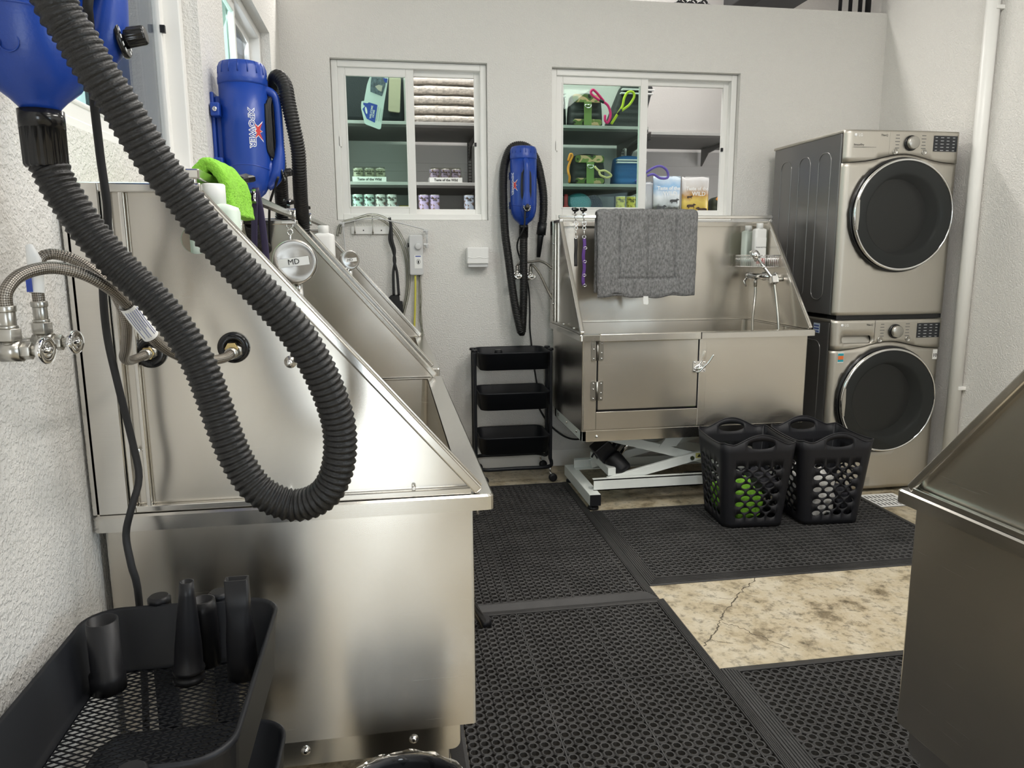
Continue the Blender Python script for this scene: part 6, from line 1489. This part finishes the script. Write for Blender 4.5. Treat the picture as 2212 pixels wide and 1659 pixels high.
def pack(label, x0, x1, z0, hgt, main, trim=None, belt=None, stripes=False, lean=0.0, y=5.20, quilt=True):
    w = x1-x0; t = thing('dog_pack', label, 'dog pack', ((x0+x1)/2, y, z0)); rings = []
    nl = 26
    for i in range(nl):
        f = i/(nl-1); q = f*hgt; s = (1-0.14*f**2)*(min(1, 0.85+f*3)); s *= math.sqrt(max(0.02, 1-max(0, (f-0.86)/0.14)**2*0.95)); th = 0.080*(1-0.3*f)+(0.006*abs(math.sin(q/0.045*PI)) if quilt else 0)
        if f > 0.86: th *= math.sqrt(max(0.05, 1-((f-0.86)/0.14)**2*0.9))
        rings.append([Vector((w/2*s*math.copysign(abs(math.cos(2*PI*j/32))**0.5, math.cos(2*PI*j/32))+lean*q, th*math.copysign(abs(math.sin(2*PI*j/32))**0.6, math.sin(2*PI*j/32)), q)) for j in range(32)])
    bd = build('pack_body', MB().ring_loft(rings), main, t)
    if trim:
        for za, zb_ in ((0.0, 0.20), (0.66, 0.92)):
            mb = MB().prism(rrect(-w*0.42, w*0.42, hgt*za+0.005, hgt*zb_, 0.018, 4), (0, -0.078, 0), (1, 0, 0), (0, 0.05, 1), (0, -0.012, 0)); build('pack_pocket', mb, trim, t, bevel=0.004)
    if belt:
        build('pack_strap', MB().box(-0.026, 0.026, -0.097, -0.090, 0.004, hgt*0.70), belt, t, bevel=0.002)
        mb = MB().tube([(0.022*math.cos(a), -0.100, hgt*0.60+0.020*math.sin(a)) for a in [PI+PI*k/10 for k in range(11)]], 0.003, 8); mb.tube([(-0.022, -0.1, hgt*0.60), (0.022, -0.1, hgt*0.60)], 0.003, 8); build('pack_ring', mb, CHROME, t)
    if stripes:
        for f in (0.72, 0.80):
            mb = MB().box(-w*0.44+lean*f*hgt, w*0.44+lean*f*hgt, -0.092, -0.058, hgt*f, hgt*f+0.008); build('reflective_stripe', mb, INKWHITE, t)
    return t
pack('camouflage dog pack on the top shelf, left pane of the right window', 1.248, 1.488, SA, 0.225, BLKFAB, CAMO, OLIVE)
pack('tall black dog pack with white stripes, top shelf behind the right window', 1.535, 1.800, SA, 0.330, BLKFAB, stripes=True, lean=0.34, y=5.30)
pack('black dog pack with stripes cut by the left edge of the right window', 1.00, 1.245, SA, 0.270, BLKFAB, stripes=True, y=5.25)
pack('black dog pack behind the sliding sash bar of the right window, top shelf', 1.792, 1.895, SA-0.018, 0.300, BLKFAB, stripes=True, lean=0.10, y=5.36) if False else None
pack('camouflage dog pack on the middle shelf, left pane of the right window', 1.268, 1.512, SB, 0.210, BLKFAB, CAMO, OLIVE)
pack('blue quilted dog pack on the middle shelf, behind the right window', 1.575, 1.815, SB, 0.205, BLUEFAB, stripes=True, y=5.22)
pack('dark olive pack at the lower right corner of the right window', 2.305, 2.44, SCC, 0.205, mat('dark_olive_fabric', (0.035, 0.045, 0.03), 0.7), y=5.20)
def leash(label, pts, r, m, extra=None):
    t = thing('rope_leash', label, 'leash', pts[0]); build('rope', MB().tube(smooth_path(pts, 0.008), r, 10), m, t, world=True)
    if extra: build('black_wrap', MB().tube(extra, r*1.15, 10), BLACKNYLON, t, world=True)
    return t
PINK = mat('pink_rope', (0.80, 0.03, 0.20), 0.7, bump=0.4, bscale=200); LIME = mat('lime_rope', (0.55, 0.68, 0.03), 0.7, bump=0.4, bscale=200); PURR = mat('purple_rope', (0.10, 0.07, 0.36), 0.7, bump=0.4, bscale=200)
ORG = mat('orange_rope', (0.85, 0.32, 0.04), 0.7, bump=0.4, bscale=200); TANR = mat('tan_rope', (0.66, 0.56, 0.26), 0.7, bump=0.4, bscale=200)
leash('pink rope leash hanging before the upper camouflage pack', [(1.465, 5.06, 2.375), (1.410, 5.055, 2.43), (1.385, 5.055, 2.445), (1.375, 5.055, 2.42), (1.42, 5.05, 2.385), (1.475, 5.05, 2.36), (1.50, 5.05, 2.33), (1.510, 5.05, 2.28), (1.49, 5.05, 2.235), (1.473, 5.05, 2.25), (1.472, 5.05, 2.285)], 0.0085, PINK, [(1.432, 5.05, 2.380), (1.462, 5.05, 2.365)])
leash('lime yellow rope leash leaning on the tall black pack', [(1.520, 5.06, 2.230), (1.555, 5.055, 2.285), (1.59, 5.05, 2.34), (1.605, 5.05, 2.40), (1.63, 5.05, 2.435), (1.665, 5.05, 2.435), (1.672, 5.05, 2.405), (1.64, 5.05, 2.355), (1.60, 5.05, 2.325), (1.588, 5.052, 2.315)], 0.0085, LIME, [(1.560, 5.053, 2.290), (1.585, 5.05, 2.325)])
leash('purple rope leash looped over the middle shelf end, right pane', [(1.72, 5.12, 1.86), (1.80, 5.08, 1.93), (1.87, 5.07, 1.96), (1.925, 5.07, 1.935), (1.935, 5.07, 1.885), (1.88, 5.07, 1.88), (1.83, 5.07, 1.905), (1.79, 5.08, 1.895)], 0.0085, PURR)
leash('orange rope leash at the left edge of the right window', [(1.245, 5.12, 1.850), (1.243, 5.10, 1.885), (1.235, 5.09, 1.90), (1.232, 5.10, 1.94), (1.245, 5.10, 1.985), (1.262, 5.10, 2.025), (1.247, 5.10, 2.035), (1.232, 5.10, 1.99)], 0.0080, ORG)
leash('tan rope leash tied to the lower camouflage pack', [(1.415, 5.09, 1.955), (1.445, 5.08, 1.925), (1.485, 5.075, 1.925), (1.53, 5.075, 1.895), (1.50, 5.075, 1.880), (1.455, 5.075, 1.895), (1.445, 5.08, 1.920)], 0.0075, TANR)
leash('orange rope handle on the dark olive pack, right window corner', [(2.33, 5.13, 1.74), (2.35, 5.11, 1.772), (2.39, 5.11, 1.785), (2.43, 5.13, 1.76)], 0.0085, ORG)
# caps on the lowest shelf
t = thing('display_head', 'teal cap on a tan display head, lower left of the right window', 'cap', (1.335, 5.22, SCC))
build('tan_base', MB().ball((0, 0, 0.089), 0.092, 0.09, 0.088, 24, 14), TAN, t)
build('cap_crown', MB().ball((0.0, 0, 0.148), 0.094, 0.092, 0.078, 28, 16, fn=lambda d: 1.0 if d.z > -0.1 else 0.96), mat('teal_cap_fabric', (0.06, 0.26, 0.32), 0.8, bump=0.3, bscale=200), t)
t = thing('navy_cap', 'rounded navy cap beside the teal cap on the lowest shop shelf', 'cap', (1.500, 5.42, SCC))
build('cap_shell', MB().ball((0, 0, 0.115), 0.078, 0.085, 0.115, 28, 16), mat('navy_fabric', (0.012, 0.022, 0.06), 0.8), t)
build('brown_brim', MB().ball((-0.055, -0.06, 0.06), 0.04, 0.05, 0.06, 16, 10), mat('brown_leather', (0.22, 0.09, 0.04), 0.5), t)
props(build('red_toy', MB().ball((1.236, 5.17, SCC+0.10), 0.020, 0.02, 0.10, 18, 14, fn=lambda d: 1+0.25*math.sin(d.z*9)), mat('red_toy_rubber', (0.42, 0.04, 0.05), 0.4)), 'red knobbly toy at the left edge of the right window', 'toy')
props(build('yellow_box', MB().box(0.085, 0.175, 5.16, 5.30, SCC+0.0002, SCC+0.13), mat('dull_yellow_box', (0.35, 0.26, 0.03), 0.5, var=0.5, vscale=30), bevel=0.004), 'dull yellow pack beside the stacked cans, left window', 'box')
